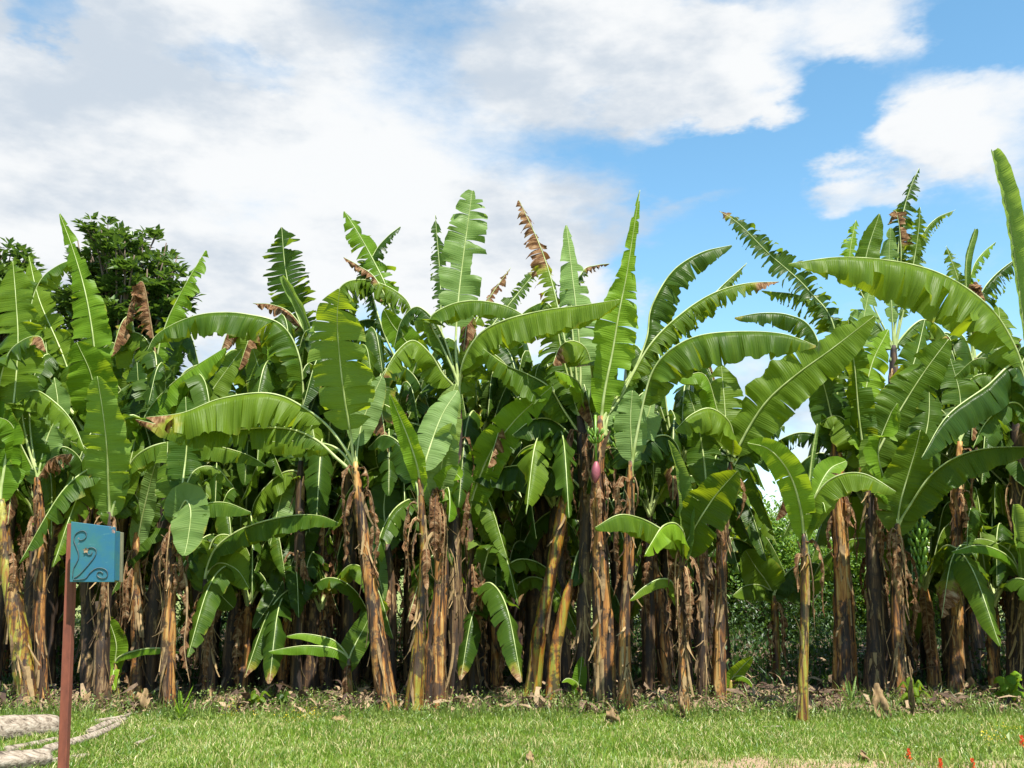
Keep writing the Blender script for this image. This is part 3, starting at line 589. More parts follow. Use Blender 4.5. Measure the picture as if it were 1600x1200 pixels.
plant('tall rear banana plant, torn leaves fanning against the sky above the long arching leaf', 14.5, '1410,1075 1400,800 1396,540', (16, 13), [
    ('F', 20, '1392,540 1352,470 1328,410 1337,344', .2, 't.9 p.5 e.5', 'bright'),
    ('F', 22, '1394,540 1362,470 1352,410 1374,334', 0, 't.2 p.42 e.2 l-50', 'leaf'),
    ('F', 18, '1396,540 1392,460 1389,400 1392,356', -.2, 't.3 p.3', 'pale'),
    ('F', 24, '1398,540 1400,440 1408,350 1422,295 1436,263', .2, 't.98 p.35 l-60 r0 e.3', 'dark'),
    ('F', 22, '1400,540 1422,440 1434,370 1438,324', -.1, 't.8 p.3 e.2', 'leaf'),
    ('D', 18, '1400,540 1418,430 1440,370 1462,342 1493,328', .3, 't.85 p.4 e.2', 'leaf'),
    ('D', 34, '1396,540 1360,500 1330,520 1310,560', .2, 't.6', 'leaf'),
    ('D', 34, '1400,540 1440,500 1475,520 1490,570', .2, 't.6', 'leaf'),
    ('D', 22, '1398,520 1408,400 1400,330 1388,350', .1, 't.9 d.95 e.6 p.5', 'leaf')], 'stem_dark', 4)
plant('smaller rear banana plant of ragged leaves at the far right under the tall rolled spike', 15.5, '1520,1065 1524,800 1525,560', (15, 12), [
    ('F', 20, '1520,560 1512,500 1498,440 1478,384', .2, 't.8 p.35 e.3', 'leaf'),
    ('R', 11, '1522,560 1512,480 1510,410 1524,358', 0, 'p.4 c2.6', 'pale'),
    ('D', 18, '1522,560 1512,470 1520,420 1536,395 1556,378', .2, 't.8 p.4 e.3', 'bright'),
    ('D', 32, '1524,560 1520,500 1535,455 1560,425 1596,398', .3, 't.9 p.25 e.3', 'dark'),
    ('D', 22, '1522,520 1518,460 1525,440 1540,470', -.2, 't.8 d1 e.6', 'leaf'),
    ('D', 34, '1522,560 1480,520 1450,545 1440,590', .1, 't.5', 'leaf'),
    ('D', 34, '1524,560 1570,530 1600,560', .1, 't.5', 'dark')], 'stem_dark', 3)
plant('banana plant at the right edge with one giant arching leaf and a tall rolled spike', 11.0, '1640,1120 1638,900 1625,740 1618,650', (20, 14), [
    ('D', 74, '1616,650 1602,590 1585,540 1555,490 1510,450 1455,422 1390,407 1310,402 1232,412', -.5, 't.28 p.16 l28 r60 s.75 e.1 g.3', 'leaf'),
    ('R', 27, '1616,650 1605,560 1592,450 1574,330 1551,236', -.2, 'p.28', 'pale'),
    ('D', 44, '1614,660 1590,570 1540,605 1480,650 1440,715', -.6, 't.15 p.1', 'dark'),
    ('D', 28, '1620,700 1600,640 1575,630 1540,660 1520,700', -.3, 't.3', 'leaf'),
    ('D', 34, '1618,680 1580,580 1530,560 1490,590', .4, 't.4', 'leaf'),
    ('F', 34, '1618,660 1610,600 1570,560 1540,520', .5, 't.4', 'dark')], 'stem', 2)
plant('dark banana stem at the right edge, the thicker of the two beside the frame', None, '1590,1088 1588,900 1588,640', (17, 14), [
    ('D', 40, '1588,640 1560,590 1520,590 1490,640', .2, 't.4', 'leaf'), ('D', 40, '1588,640 1600,560 1640,550', .2, 't.4', 'leaf'), ('F', 34, '1588,640 1570,560 1560,480', .2, 't.5', 'leaf'),
    ('D', 40, '1588,660 1620,610 1660,640', -.2, 't.4', 'dark')], 'stem_dark', 3)
plant('dark banana plant of the right clump showing through under the broad right leaf', None, '1492,1088 1496,950 1497,800 1500,690', (13, 11), [
    ('F', 36, '1500,690 1500,620 1485,560', .1, 't.3', 'leaf'), ('D', 40, '1500,690 1530,640 1570,650 1590,700', .1, 't.3', 'dark'), ('D', 36, '1500,690 1470,640 1440,650 1420,700', .2, 't.3', 'leaf'),
    ('F', 30, '1500,690 1520,630 1530,570', .3, 't.3', 'leaf')], 'stem', 3, flaps=44)
plant('low banana sucker at the right edge, an upright folded leaf and two narrow ones', None, '1600,1092 1598,1000 1597,930 1596,905', (9, 7), [
    ('R', 22, '1596,905 1594,870 1588,830 1584,788', -.2, 'p.05 c1.6', 'pale'),
    ('D', 13, '1595,905 1580,875 1555,858 1525,852 1487,862', -.5, 't.05 p.25', 'bright'),
    ('D', 11, '1595,905 1580,865 1555,848 1530,842 1505,848', 0, 't.05 p.25', 'leaf')], 'stem_dark', 1, cat='banana sucker', group='banana suckers')
# left hand clump
plant('thick yellowish banana stem leaning left at the left edge of the photo', None, '48,1106 38,1040 25,960 12,880 2,780', (19, 14), [
    ('D', 42, '0,780 -5,640 10,560 35,532 62,526 72,548', -.3, 't.4 d.3 p.3', 'dark'),
    ('F', 34, '0,780 10,700 -5,650 -20,620', 0, 't.2', 'bright'),
    ('D', 40, '0,780 -30,720 -60,740', 0, 't.3'),
    ('F', 44, '0,780 20,640 28,540 25,470 20,408', .2, 't.3 p.35', 'leaf')], 'stem_green', 2, flaps=44)
plant('banana plant beside the leaning yellowish stem, a grey dead leaf hanging from its top', None, '68,1102 62,980 64,860 58,746', (13, 11), [
    ('D', 34, '58,746 42,690 34,630 55,610 90,632 115,662 132,702', -.4, 't.5 p.28 l40 r58', 'leaf'),
    ('D', 28, '56,746 35,700 15,660 -15,650', -.4, 't.1 p.25', 'bright'),
    ('F', 32, '58,746 48,680 45,620 40,575', .1, 't.3', 'leaf'),
    ('D', 25, '60,750 75,722 92,712 112,709', -.3, 't.8 d1 e.2 p.1 g1.2'),
    ('F', 28, '60,746 72,690 90,640 85,590', .2, 't.3', 'pale'),
    ('D', 36, '60,746 90,700 120,710 140,750', .3, 't.3', 'dark')], 'stem', 4, flaps=44)
plant('left banana plant with a tall light green leaf rising past the broad leafed tree', 12.6, '140,1084 138,960 136,820 142,690', (15, 12), [
    ('F', 31, '143,690 151,620 147,540 134,460 114,390 93,334', 0, 't.3 p.2 l-15 r0 e.2 n.35 q.6', 'bright'),
    ('D', 34, '140,690 60,560 48,490 62,440 92,414 131,401', .1, 't.45 p.3', 'leaf'),
    ('F', 38, '142,690 150,640 142,585 120,535', -.4, 't.1 p.3', 'bright'),
    ('D', 34, '142,690 180,620 215,600 240,640', .2, 't.4', 'dark'),
    ('F', 34, '142,690 100,620 75,560 70,500', .3, 't.4', 'leaf'),
    ('F', 26, '142,690 100,560 62,470 45,400', .6, 't.4', 'leaf')], 'stem_dark', 4, flaps=44)
plant('banana plant with a broad backlit yellow green leaf above the blue box', 11.8, '160,1100 160,1000 168,880 172,800', (14, 11), [
    ('U', 36, '171,805 169,755 167,700 161,645 152,588', -.6, 't.06 p.14 l-6 r8 s.5', 'bright'),
    ('D', 30, '174,805 192,752 214,712 258,692 320,694 380,708 416,727', -.6, 't.2 p.2', 'leaf'),
    ('F', 22, '174,805 192,760 205,715 215,670', .2, 't.1 p.2', 'leaf'),
    ('D', 24, '170,808 155,740 135,700 110,690', .3, 't.3', 'leaf'),
    ('D', 26, '174,806 200,770 215,780 222,820', .4, 't.3', 'dark')], 'stem_dark', 3, flaps=44)
plant('banana plant with a bright leaf slanting up right above the long hanging one', 12.2, '212,1100 214,980 212,900 214,832', (13, 11), [
    ('D', 40, '215,835 215,720 226,652 262,606 303,574 352,543', -.3, 't.12 p.35 l-10 r42', 'bright'),
    ('U', 17, '214,850 224,800 236,750 246,715', -.3, 't.05 p.1', 'pale'),
    ('F', 27, '216,835 280,700 325,620 378,545', .2, 't.2 p.4', 'leaf'),
    ('F', 32, '215,835 216,720 218,640 214,566', .3, 't.3 p.35', 'dark'),
    ('D', 34, '214,835 240,760 280,750 310,800', .3, 't.3', 'dark')], 'stem', 4, flaps=44)
plant('banana plant with a tan dead leaf hanging in folds down its stem', None, '262,1112 262,1000 265,900 276,806', (15, 11), [
    ('F', 24, '276,810 268,760 262,720 262,690', .2, 't.2', 'leaf'),
    ('F', 28, '278,810 286,750 292,690 290,620', .2, 't.2 p.3', 'leaf'),
    ('F', 30, '277,810 290,782 298,800 294,840 288,868', -.3, 't.1 p.15', 'pale'),
    ('D', 24, '278,806 310,790 350,785 392,800', -.2, 't.1', 'leaf'),
    ('D', 26, '278,806 300,740 335,730 365,760', .2, 't.2', 'leaf'),
    ('D', 14, '272,880 290,905 292,960 288,1010 296,1066', -.5, 't.5 d1 p.02 e.5')], 'stem', 5, flaps=44)
plant('banana plant with one upright torn leaf against the cloud right of the broad leafed tree', 13.2, '330,1080 300,850 262,640', (15, 12), [
    ('F', 31, '258,640 245,570 258,510 284,455 321,391', .1, 't.55 p.3 l-70 r0 e.2 s.45', 'bright'),
    ('D', 34, '262,640 235,540 200,520 170,560', .2, 't.4', 'leaf'),
    ('D', 34, '262,640 290,580 340,570 370,610', .1, 't.4', 'leaf'),
    ('D', 24, '255,640 235,500 222,440 205,470 195,510', -.1, 't.7 d1 e.5 p.4')], 'stem_dark', 3)
plant('banana plant whose long leaf arches left like a bridge in the left half', 12.4, '462,1090 466,900 470,720', (13, 11), [
    ('D', 46, '470,720 474,640 468,560 440,508 385,491 330,489 285,500 245,523 230,548', -.2, 't.35 p.22 l30 r60', 'leaf'),
    ('F', 34, '470,720 430,640 410,590 395,545', .1, 't.3', 'leaf'),
    ('D', 34, '470,720 440,690 400,700 380,740', .3, 't.3', 'dark'),
    ('F', 32, '470,720 480,660 500,600', .3, 't.3', 'dark'),
    ('D', 34, '470,740 440,740 400,780 390,830', .1, 't.3', 'leaf')], 'stem_dark', 3)
plant('low banana plant with one smooth leaf pointing right towards the leaning plant', 12.0, '330,1095 326,1000 320,905', (11, 9), [
    ('D', 30, '320,905 335,860 368,832 410,815 460,805 500,806 529,817', -.7, 't.02 p.16 l30 r48', 'leaf'),
    ('D', 24, '320,905 330,850 350,835 380,850 395,880', 0, 't.1', 'leaf'),
    ('D', 24, '318,905 300,860 275,860 255,890', 0, 't.1', 'leaf'),
    ('F', 26, '320,905 340,880 370,890 390,920', -.2, 't.1', 'leaf'),
    ('F', 24, '320,905 345,930 365,950', .0, 't.1', 'dark')], 'stem_dark', 2)
plant('yellow banana stem, dying and streaked orange, slanting right inside the dark gap', 11.9, '862,1096 868,1020 880,960 893,905', (14, 9), [
    ('D', 30, '893,905 905,860 930,850 950,880', .4, 't.2', 'dark')], 'stem_yellow', -2, flaps=4)
plant('yellow and brown banana stem crossing behind the slanting yellow one', 12.1, '830,1085 845,980 868,860 885,760', (16, 13), [
    ('D', 40, '885,760 860,700 820,700 790,740', .3, 't.2', 'dark'), ('D', 40, '885,760 900,700 940,690', .3, 't.2', 'dark'), ('F', 36, '885,760 870,690 850,620', .4, 't.2', 'dark')], 'stem_yellow', -2, flaps=8)
plant('banana plant low in the shade with a hanging pale leaf behind the leaning stem', 12.5, '612,1090 612,960 606,850', (12, 9), [
    ('F', 17, '604,850 590,825 582,845 590,890 600,938', -.2, 't.05 p.1', 'pale'),
    ('D', 30, '606,850 630,800 665,810 680,860', .3, 't.2', 'dark'), ('F', 30, '606,850 600,790 610,730', .3, 't.2', 'dark')], 'stem_dark', 3)
# short suckers at the foot of the row
def sucker(label, D, stem, rp, leaves, smat='stem_green'):
    return plant(label, D, stem, rp, leaves, smat, 0, 'banana suckers', 'banana sucker', 'banana_sucker', 2)
sucker('small banana sucker with a broad lit leaf between two stems right of the post', None, '182,1096 182,1060 180,1035', (7, 5), [
    ('F', 18, '180,1035 182,1010 176,985 166,962', -.1, 't.1 p.2', 'bright'), ('D', 10, '181,1035 195,1022 225,1014 255,1013 282,1019', -.4, 't0 p.15', 'bright'), ('F', 9, '181,1040 176,1060 180,1078', -.2, 't0', 'bright')])
sucker('banana sucker with three leaves in the dark left of the leaning stem', 11.9, '548,1092 546,1060 545,1028', (7, 5), [
    ('D', 13, '545,1030 525,1003 500,994 470,990 448,994', -.2, 't0 p.15', 'bright'), ('D', 14, '545,1030 520,1013 480,1009 450,1012 420,1018', -.4, 't0 p.15', 'bright'), ('F', 19, '546,1030 556,1005 572,975 580,950', .1, 't.1', 'leaf')])
sucker('tiny banana sucker with two small leaves in front of the central clump', None, '906,1100 905,1085 904,1070', (4, 3), [
    ('F', 11, '904,1072 906,1058 908,1040 909,1026', 0, 't0', 'bright'), ('D', 8, '904,1072 895,1062 885,1060 878,1066', -.1, 't0', 'bright')])
sucker('small banana sucker with one lit leaf slanting right at the edge of the gap', None, '1140,1092 1141,1075 1143,1062', (5, 4), [
    ('F', 11, '1143,1062 1152,1050 1163,1038 1176,1026', -.2, 't0', 'bright'), ('D', 7, '1143,1062 1155,1056 1170,1062 1180,1078', -.2, 't0', 'bright')])
sucker('banana sucker with wide leaves in the half shade right of the rolled leaf plant', 14.0, '1215,1060 1212,980 1208,930', (9, 7), [
    ('F', 30, '1208,930 1195,905 1180,885 1165,860', -.2, 't.1', 'leaf'), ('D', 26, '1208,930 1190,915 1165,915 1145,930', -.2, 't.1', 'leaf'), ('D', 28, '1210,930 1235,890 1275,880 1300,900', 0, 't.2', 'dark'), ('D', 26, '1208,930 1225,905 1260,930 1275,965', 0, 't.2', 'dark')])
# ------------------------------------------------------------------ rear rows: a few built plants, copied with their parts
EYE_D = False
def rear_plant(seed, h):
    rs = np.random.default_rng(seed); root = empty('banana_plant', (0, 0, 0))
    lean = rs.normal(0, .12, 2); P = [(0, 0, -.03), (lean[0] * .3, lean[1] * .3, h * .4), (lean[0], lean[1], h)]
    stem_mesh([np.array(p, float) for p in P], rs.uniform(.08, .11) * (.75 if h < 1.5 else 1), .055, rs, 12, 8, (0, 0, 0), [M[['stem_dark', 'stem_dark', 'stem', 'stem_green'][rs.integers(4)]], M['straw']], root)
    top = np.array(P[-1], float); nl = rs.integers(9, 12); a0 = rs.uniform(0, 6.3)
    for k in range(nl):
        a = a0 + k * 2.4 + rs.normal(0, .25); o = np.array((math.cos(a), math.sin(a), 0)); f = k / (nl - 1)
        Ln = rs.uniform(1.7, 2.4); rise = (1 - f) * rs.uniform(.9, 1.25) + .2; out_ = Ln * (.25 + .5 * f)
        Z = np.array((0, 0, 1.)); b0 = top - Z * .12 * f
        pts = [b0, b0 + o * .12 * (1 + f) + Z * .42 * (1 - .3 * f), b0 + o * out_ * .45 + Z * (Ln * .5 * rise + .2), b0 + o * out_ * .8 + Z * (Ln * .58 * rise + .05 - .2 * f), b0 + o * out_ * 1.1 + Z * (Ln * .5 * rise - .25 - .75 * f)]
        p, L = catmull(pts, int(Ln / .06)); mb = MB(); t = rs.uniform(.2, .95)
        fold = rs.uniform(15, 60)
        blade(mb, p, L, 'D', rs.uniform(.22, .30), rs, t, 0 if rs.random() < .88 else rs.uniform(.2, .5), .14, rows=4, step=.06, dl=fold, dr=fold + rs.normal(0, 10), edge=t * .3)
        rib(mb, p, .02, 1, 5)
        mb.build('leaf', [M[['leaf', 'dark', 'dark', 'dark'][rs.integers(4)]], M['rib']], root)  # mostly the darker green, so the shade back here is partly painted
    for _ in range(3): dead_leaf(root, (0, 0, 0), top - np.array((0, 0, rs.uniform(.35, 1.1) * h / 2.6)), rs, rs.uniform(.5, 1.1), rs.uniform(.07, .13))
    return root
def clone(root, loc, rz, sc):
    r = root.copy(); C.objects.link(r); r.location = loc; r.rotation_euler = (0, 0, rz); r.scale = (sc,) * 3
    for ch in root.children:
        c = ch.copy(); C.objects.link(c); c.parent = r
        for g2 in ch.children: d = g2.copy(); C.objects.link(d); d.parent = c
    return r
protos = [rear_plant(40 + k, h) for k, h in enumerate((2.5, 2.8, 2.3, 3.0, 2.6, 1.3, 1.9))]
rr = np.random.default_rng(11); used = set()
spots = []
for row, (D, nx) in enumerate(((12.9, 22), (13.8, 22), (15.0, 20), (16.4, 20), (18.0, 21), (20.0, 21), (22.5, 22), (25.0, 22))):
    half = D * .62
    for k in range(nx):
        x = -half + 2 * half * (k + .5) / nx + rr.normal(0, .22); y = D + rr.normal(0, .25); px = 800 + x / y * F
        if 1140 < px < 1320 and D > 12: continue
        if row == 0 and 1040 < px < 1400: continue
        spots.append((x, y, row))
for px, D in ((345, 12.8), (455, 12.7), (395, 12.6), (512, 13.0), (775, 13.0), (1555, 13.0), (430, 13.5)): spots.append(((px - 800) / F * D, D, -1))
for px, D in ((400, 13.2), (545, 13.4), (600, 13.8), (760, 13.4), (830, 13.6), (560, 12.9), (1060, 13.4), (960, 13.8), (100, 13.2), (220, 13.6), (1460, 13.6), (1560, 13.4)): spots.append(((px - 800) / F * D, D, -2))
for (x, y, row) in spots:
    k = int(rr.integers(0, 7)) if row < 3 else int(rr.integers(0, 5)); sc = rr.uniform(.88, 1.08)
    px = 800 + x / y * F
    if px > 880 and px < 1320: sc *= .88
    if row == -1: k = int(rr.choice([5, 5, 6])); sc = rr.uniform(.75, 1.0)
    if row == -2: k = int(rr.choice([1, 3])); sc = rr.uniform(1.0, 1.12)
    if k not in used: used.add(k); r = protos[k]; r.location = (x, y, 0); r.rotation_euler = (0, 0, rr.uniform(0, 6.28)); r.scale = (sc,) * 3
    else: r = clone(protos[k], (x, y, 0), rr.uniform(0, 6.28), sc)
    tag(r, 'shaded banana plant of the rear rows, seen between the front stems and leaves', 'banana plant', 'banana plants of the rear rows')
for k, p in enumerate(protos):
    if k not in used:
        for c in list(p.children): bpy.data.objects.remove(c)
        bpy.data.objects.remove(p)
# ------------------------------------------------------------------ trees and shrubs
def leaf_cloud(mb, cen, n_, size, rs, whorl=0, ax=None, mi=0):
    """many leaf sized faces: cen (k,3) cluster centres; n_ leaves each"""
    k = len(cen); c = np.repeat(cen, n_, 0); N = len(c); a = np.tile(np.arange(n_) * 2.4, k) + rs.uniform(0, 6.3, N) * .15 + np.repeat(rs.uniform(0, 6.3, k), n_)
    if whorl:
        el = rs.uniform(-.35, .75, N); d = np.stack([np.cos(a) * np.cos(el), np.sin(a) * np.cos(el), np.sin(el)], 1)
        if ax is not None: d = unit(d + np.repeat(ax, n_, 0) * .55)
        c = c + d * size * .15
    else:
        d = unit(rs.normal(0, 1, (N, 3))); c = c + rs.normal(0, size * 1.6, (N, 3))
    s = size * rs.uniform(.6, 1.2, N)[:, None]; sd = unit(np.cross(d, np.array((0, 0, 1.)) + rs.normal(0, .35, (N, 3)))); nn = np.cross(sd, d)
    v = np.stack([c, c + d * s * .55 + sd * s * .26 + nn * s * .05, c + d * s * 1.0 - nn * s * .12, c + d * s * .55 - sd * s * .26 + nn * s * .05], 1).reshape(-1, 3)
    f = np.arange(N * 4).reshape(-1, 4); mb.add(v, f, mi)
def broad_tree(label, px, D, ztop, rad, seed, group):
    rs = np.random.default_rng(seed); b = at(px, 885, D); b[2] = 0; root = empty('broad_leafed_tree', b); tag(root, label, 'tree', group)
    tb = MB(); lobes = []; zc = ztop - rad * 1.0
    tk, _ = catmull([b, b + (.1, 0, zc * .4), b + (-.05, 0, zc * .8)], 14); tube(tb, tk, np.linspace(.17, .09, 14), 10); tb.build('trunk', M['bark'], root, b)
    lm = MB(); tips = []
    for _ in range(60):
        d = unit(rs.normal(0, 1, 3)); d[2] = abs(d[2]) * 1.0 - .25; e = b + np.array((0, 0, zc)) + d * rad * np.array((.66, .7, 1.05)) * rs.uniform(.72, 1.04)
        st = tk[rs.integers(7, 14)]; p, _ = catmull([st, (st + e) / 2 + rs.normal(0, .12, 3) - np.array((0, 0, .1)), e], 10); tube(lm, p, np.linspace(.045, .01, 10), 5)
        for _ in range(9):
            u_ = rs.uniform(.35, 1); q = p[int(u_ * 9)]; e2 = q + unit(d + rs.normal(0, .8, 3)) * rs.uniform(.15, .42) + np.array((0, 0, .1)); tube(lm, [q, (q + e2) / 2 + (0, 0, -.02), e2], (.01, .008, .005), 4); tips.append((e2, unit(e2 - q)))
            for w2 in range(2): tips.append((e2 - (e2 - q) * rs.uniform(.25, .7) + rs.normal(0, .04, 3), unit(e2 - q)))
    lm.build('limbs', M['bark'], root, b)
    cm = MB(); leaf_cloud(cm, np.array([t[0] for t in tips]), 9, .19, rs, 1, np.array([t[1] for t in tips])); cm.build('crown', M['tree'], root, b, smooth=False)
broad_tree('dark broad leafed tree rising behind the banana plants at the upper left', 158, 17.0, 8.35, 1.75, 8, 'broad leafed trees')
broad_tree('broad leafed tree at the left edge, its dark top just above the banana leaves', -50, 17.5, 8.0, 1.4, 9, 'broad leafed trees')
def shrub(label, px, D, h, rx, m, seed, size=.07, k=700, group='shrubs beyond the plantation'):
    rs = np.random.default_rng(seed); b = at(px, 885, D); b[2] = 0; root = empty('shrub', b); tag(root, label, 'shrub', group)
    sm = MB(); cen = []
    for _ in range(16):
        a = rs.uniform(0, 6.3); e = b + np.array((math.cos(a) * rx * rs.uniform(.3, .95), math.sin(a) * rx * .6, h * rs.uniform(.45, .97))); p, _ = catmull([b + rs.normal(0, .08, 3) * (1, 1, 0), (b + e) / 2 + rs.normal(0, .15, 3), e], 10); tube(sm, p, np.linspace(.03, .008, 10), 5)
        for _ in range(k // 16):
            t = rs.uniform(.15, 1); cen.append(p[int(t * 9)] + rs.normal(0, .30, 3) * np.array((rx * .8, .6, 1)))
    sm.build('stem', M['bark'], root, b)
    cen = np.array(cen); cen[:, 2] = np.maximum(cen[:, 2], .05)
    cm = MB(); leaf_cloud(cm, cen, 8, size, rs); cm.build('foliage', m, root, b, smooth=False)
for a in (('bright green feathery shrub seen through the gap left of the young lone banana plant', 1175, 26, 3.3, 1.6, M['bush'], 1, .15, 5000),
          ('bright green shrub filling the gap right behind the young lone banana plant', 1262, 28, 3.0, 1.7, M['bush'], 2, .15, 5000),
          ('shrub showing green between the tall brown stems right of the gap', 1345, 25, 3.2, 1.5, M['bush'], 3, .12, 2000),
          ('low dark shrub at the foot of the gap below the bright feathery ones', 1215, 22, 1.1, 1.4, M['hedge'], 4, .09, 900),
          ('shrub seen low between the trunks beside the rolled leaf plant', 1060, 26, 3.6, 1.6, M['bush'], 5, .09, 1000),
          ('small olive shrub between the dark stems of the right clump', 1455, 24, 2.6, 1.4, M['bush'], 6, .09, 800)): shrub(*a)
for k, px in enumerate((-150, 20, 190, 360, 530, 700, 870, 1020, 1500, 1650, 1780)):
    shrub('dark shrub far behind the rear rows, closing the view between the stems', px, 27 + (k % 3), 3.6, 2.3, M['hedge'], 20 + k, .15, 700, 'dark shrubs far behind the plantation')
# ------------------------------------------------------------------ ground cover
rg = np.random.default_rng(21)
def ground_xy(n, ya, yb, powr=1.0):
    y = ya + (yb - ya) * rg.uniform(0, 1, n) ** powr; x = rg.uniform(-1, 1, n) * (y * .56 + .4); return x, y
def noise2(x, y, s=1., seed=0):
    r = np.random.default_rng(seed); o = 0
    for k in range(6):
        a = r.uniform(0, 6.3); f = s * r.uniform(.6, 2.6); o = o + np.sin((x * math.cos(a) + y * math.sin(a)) * f + r.uniform(0, 6.3))
    return o / 6
def blades(x, y, h, w, lean=.5):
    n = len(x); a = rg.uniform(0, 6.3, n); ln = rg.uniform(.1, 1, n) * lean * h; b = rg.uniform(0, 6.3, n)
    sx, sy = np.cos(a) * w, np.sin(a) * w; lx, ly = np.cos(b) * ln, np.sin(b) * ln; z = np.zeros(n) - .005
    v = np.stack([np.stack([x - sx, y - sy, z], 1), np.stack([x + sx, y + sy, z], 1), np.stack([x + sx * .7 + lx * .4, y + sy * .7 + ly * .4, h * .6], 1), np.stack([x - sx * .7 + lx * .4, y - sy * .7 + ly * .4, h * .6], 1), np.stack([x + lx * 1.3, y + ly * 1.3, h], 1)], 1).reshape(-1, 3)
    i = np.arange(n)[:, None] * 5
    f = np.concatenate([i + [0, 1, 2, 3], i + [3, 2, 4, 4]]); return v, f
x, y = ground_xy(380000, 7.4, 12.3, .85); den = noise2(x, y, 2.2, 3); bare = ((y < 8.55 + .22 * noise2(x, y, 2, 8)) & (x > .6) & (x < 4.6))
keep = (rg.random(len(x)) < np.clip(.75 + .5 * den, .15, 1)) & (rg.random(len(x)) > np.clip((y - 10.85 - .35 * noise2(x, y, 2.5, 44)) / .6, 0, .95)) & ~(bare & (rg.random(len(x)) < .72)); x, y = x[keep], y[keep]
h = (.016 + .042 * rg.random(len(x)) ** 2.2) * (1 + .7 * noise2(x, y, 3, 4)) + .008
tx, ty = ground_xy(420, 7.6, 11.2); tk_ = rg.integers(10, 34, 420); ti = np.repeat(np.arange(420), tk_); sp_ = rg.uniform(.02, .09, 420)[ti]
bx, by = tx[ti] + rg.normal(0, 1, len(ti)) * sp_, ty[ti] + rg.normal(0, 1, len(ti)) * sp_; x = np.concatenate([x, bx]); y = np.concatenate([y, by]); h = np.concatenate([h, rg.uniform(.04, .11, len(ti))])
mb = MB(); mb.add(*blades(x, y, h, (.0028 + .0026 * rg.random(len(x))), .9)); tag(mb.build('grass', M['grass']), 'short sunlit lawn grass along the front of the banana row', 'grass', kind='stuff')
cx, cy = ground_xy(700, 7.6, 11.0); keep = noise2(cx, cy, 1.8, 51) > .05; cx, cy = cx[keep], cy[keep]; mb = MB(); leaf_cloud(mb, np.stack([cx, cy, rg.uniform(.005, .04, len(cx))], 1), 12, .024, rg)
tag(mb.build('clover', M['weed'], smooth=False), 'small broad leafed weeds growing in patches in the lawn', 'clover', kind='stuff')
# taller weeds along the foot of the row
x, y = ground_xy(26000, 10.5, 12.8); keep = noise2(x, y, 4, 12) + rg.normal(0, .12, len(x)) > .16 - .25 * np.exp(-((y - 10.9) / .4) ** 2); x, y = x[keep], y[keep]
mb = MB(); mb.add(*blades(x, y, (.05 + .16 * rg.random(len(x)) ** 2), .004 + .005 * rg.random(len(x)), .6))
cx, cy = ground_xy(1100, 10.3, 12.0); cz = rg.uniform(.02, .16, len(cx)); leaf_cloud(mb, np.stack([cx, cy, cz], 1), 9, .035, rg)
tag(mb.build('weeds', M['weed'], smooth=False), 'low olive and green weeds where the lawn meets the banana stems', 'weeds', kind='stuff')
n_ = 42000; y = 13.5 + 15 * rg.random(n_) ** 1.3; x = rg.uniform(-1, 1, n_) * y * .58; keep = noise2(x, y, 2.5, 30) > rg.normal(-.1, .2, n_); x, y = x[keep], y[keep]
mb = MB(); mb.add(*blades(x, y, .05 + .22 * rg.random(len(x)) ** 1.5, .008 + .008 * rg.random(len(x)), .7))
n_ = 2600; cy = 13.5 + 15 * rg.random(n_); cx = rg.uniform(-1, 1, n_) * cy * .58; leaf_cloud(mb, np.stack([cx, cy, rg.uniform(.05, .5, n_)], 1), 8, .09, rg)
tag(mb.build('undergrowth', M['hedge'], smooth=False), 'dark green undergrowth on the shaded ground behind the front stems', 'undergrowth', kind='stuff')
# dry litter: curled scraps of leaf and sheath
def scraps(n, ya, yb, s0, s1, z1=.10):
    mb = MB(); x, y = ground_xy(n, ya, yb)
    for k in range(n):
        s = rg.uniform(s0, s1) * (2.2 if rg.random() < .06 else 1); t = np.linspace(-1, 1, 5); cv = rg.uniform(.2, 1.8); w = s * rg.uniform(.06, .24)
        a, tl = rg.uniform(0, 6.3), rg.normal(0, .28); px_, pz = t * s, (cv * s * .35) * (t ** 2) * rg.choice([-1, 1])
        wd = w * (1 - .5 * t ** 2) * (1 + .3 * rg.normal(0, 1, 5)); tw = rg.normal(0, .9) * t
        P_ = np.stack([np.stack([px_, wd * sgn * np.cos(tw), pz + wd * sgn * np.sin(tw)], 1) for sgn in (-1, 1)])
        ca, sa, ct, st = math.cos(a), math.sin(a), math.cos(tl), math.sin(tl); Q = P_.copy(); Q[..., 2] = P_[..., 0] * st + P_[..., 2] * ct; Q[..., 0] = P_[..., 0] * ct - P_[..., 2] * st
        Q2 = Q.copy(); Q2[..., 0] = Q[..., 0] * ca - Q[..., 1] * sa; Q2[..., 1] = Q[..., 0] * sa + Q[..., 1] * ca
        Q2 = Q2.reshape(-1, 3); Q2[:, 2] += -Q2[:, 2].min() + rg.uniform(0, z1) ** 1.0 * rg.random(); Q2 += (x[k], y[k], 0); i = np.arange(4); mb.add(Q2, np.stack([i, i + 1, i + 6, i + 5], 1))
    return mb
for_far = scraps(3000, 12.6, 18, .04, .16, .08)
tag(for_far.build('far_leaf_litter', M['litter'], smooth=False), 'dry leaf scraps on the shaded ground deeper between the stems', 'leaf litter', kind='stuff')
tag(scraps(6000, 10.95, 12.6, .02, .11, .10).build('leaf_litter', M['litter'], smooth=False), 'dry brown banana leaf scraps lying under the front row', 'leaf litter', kind='stuff')
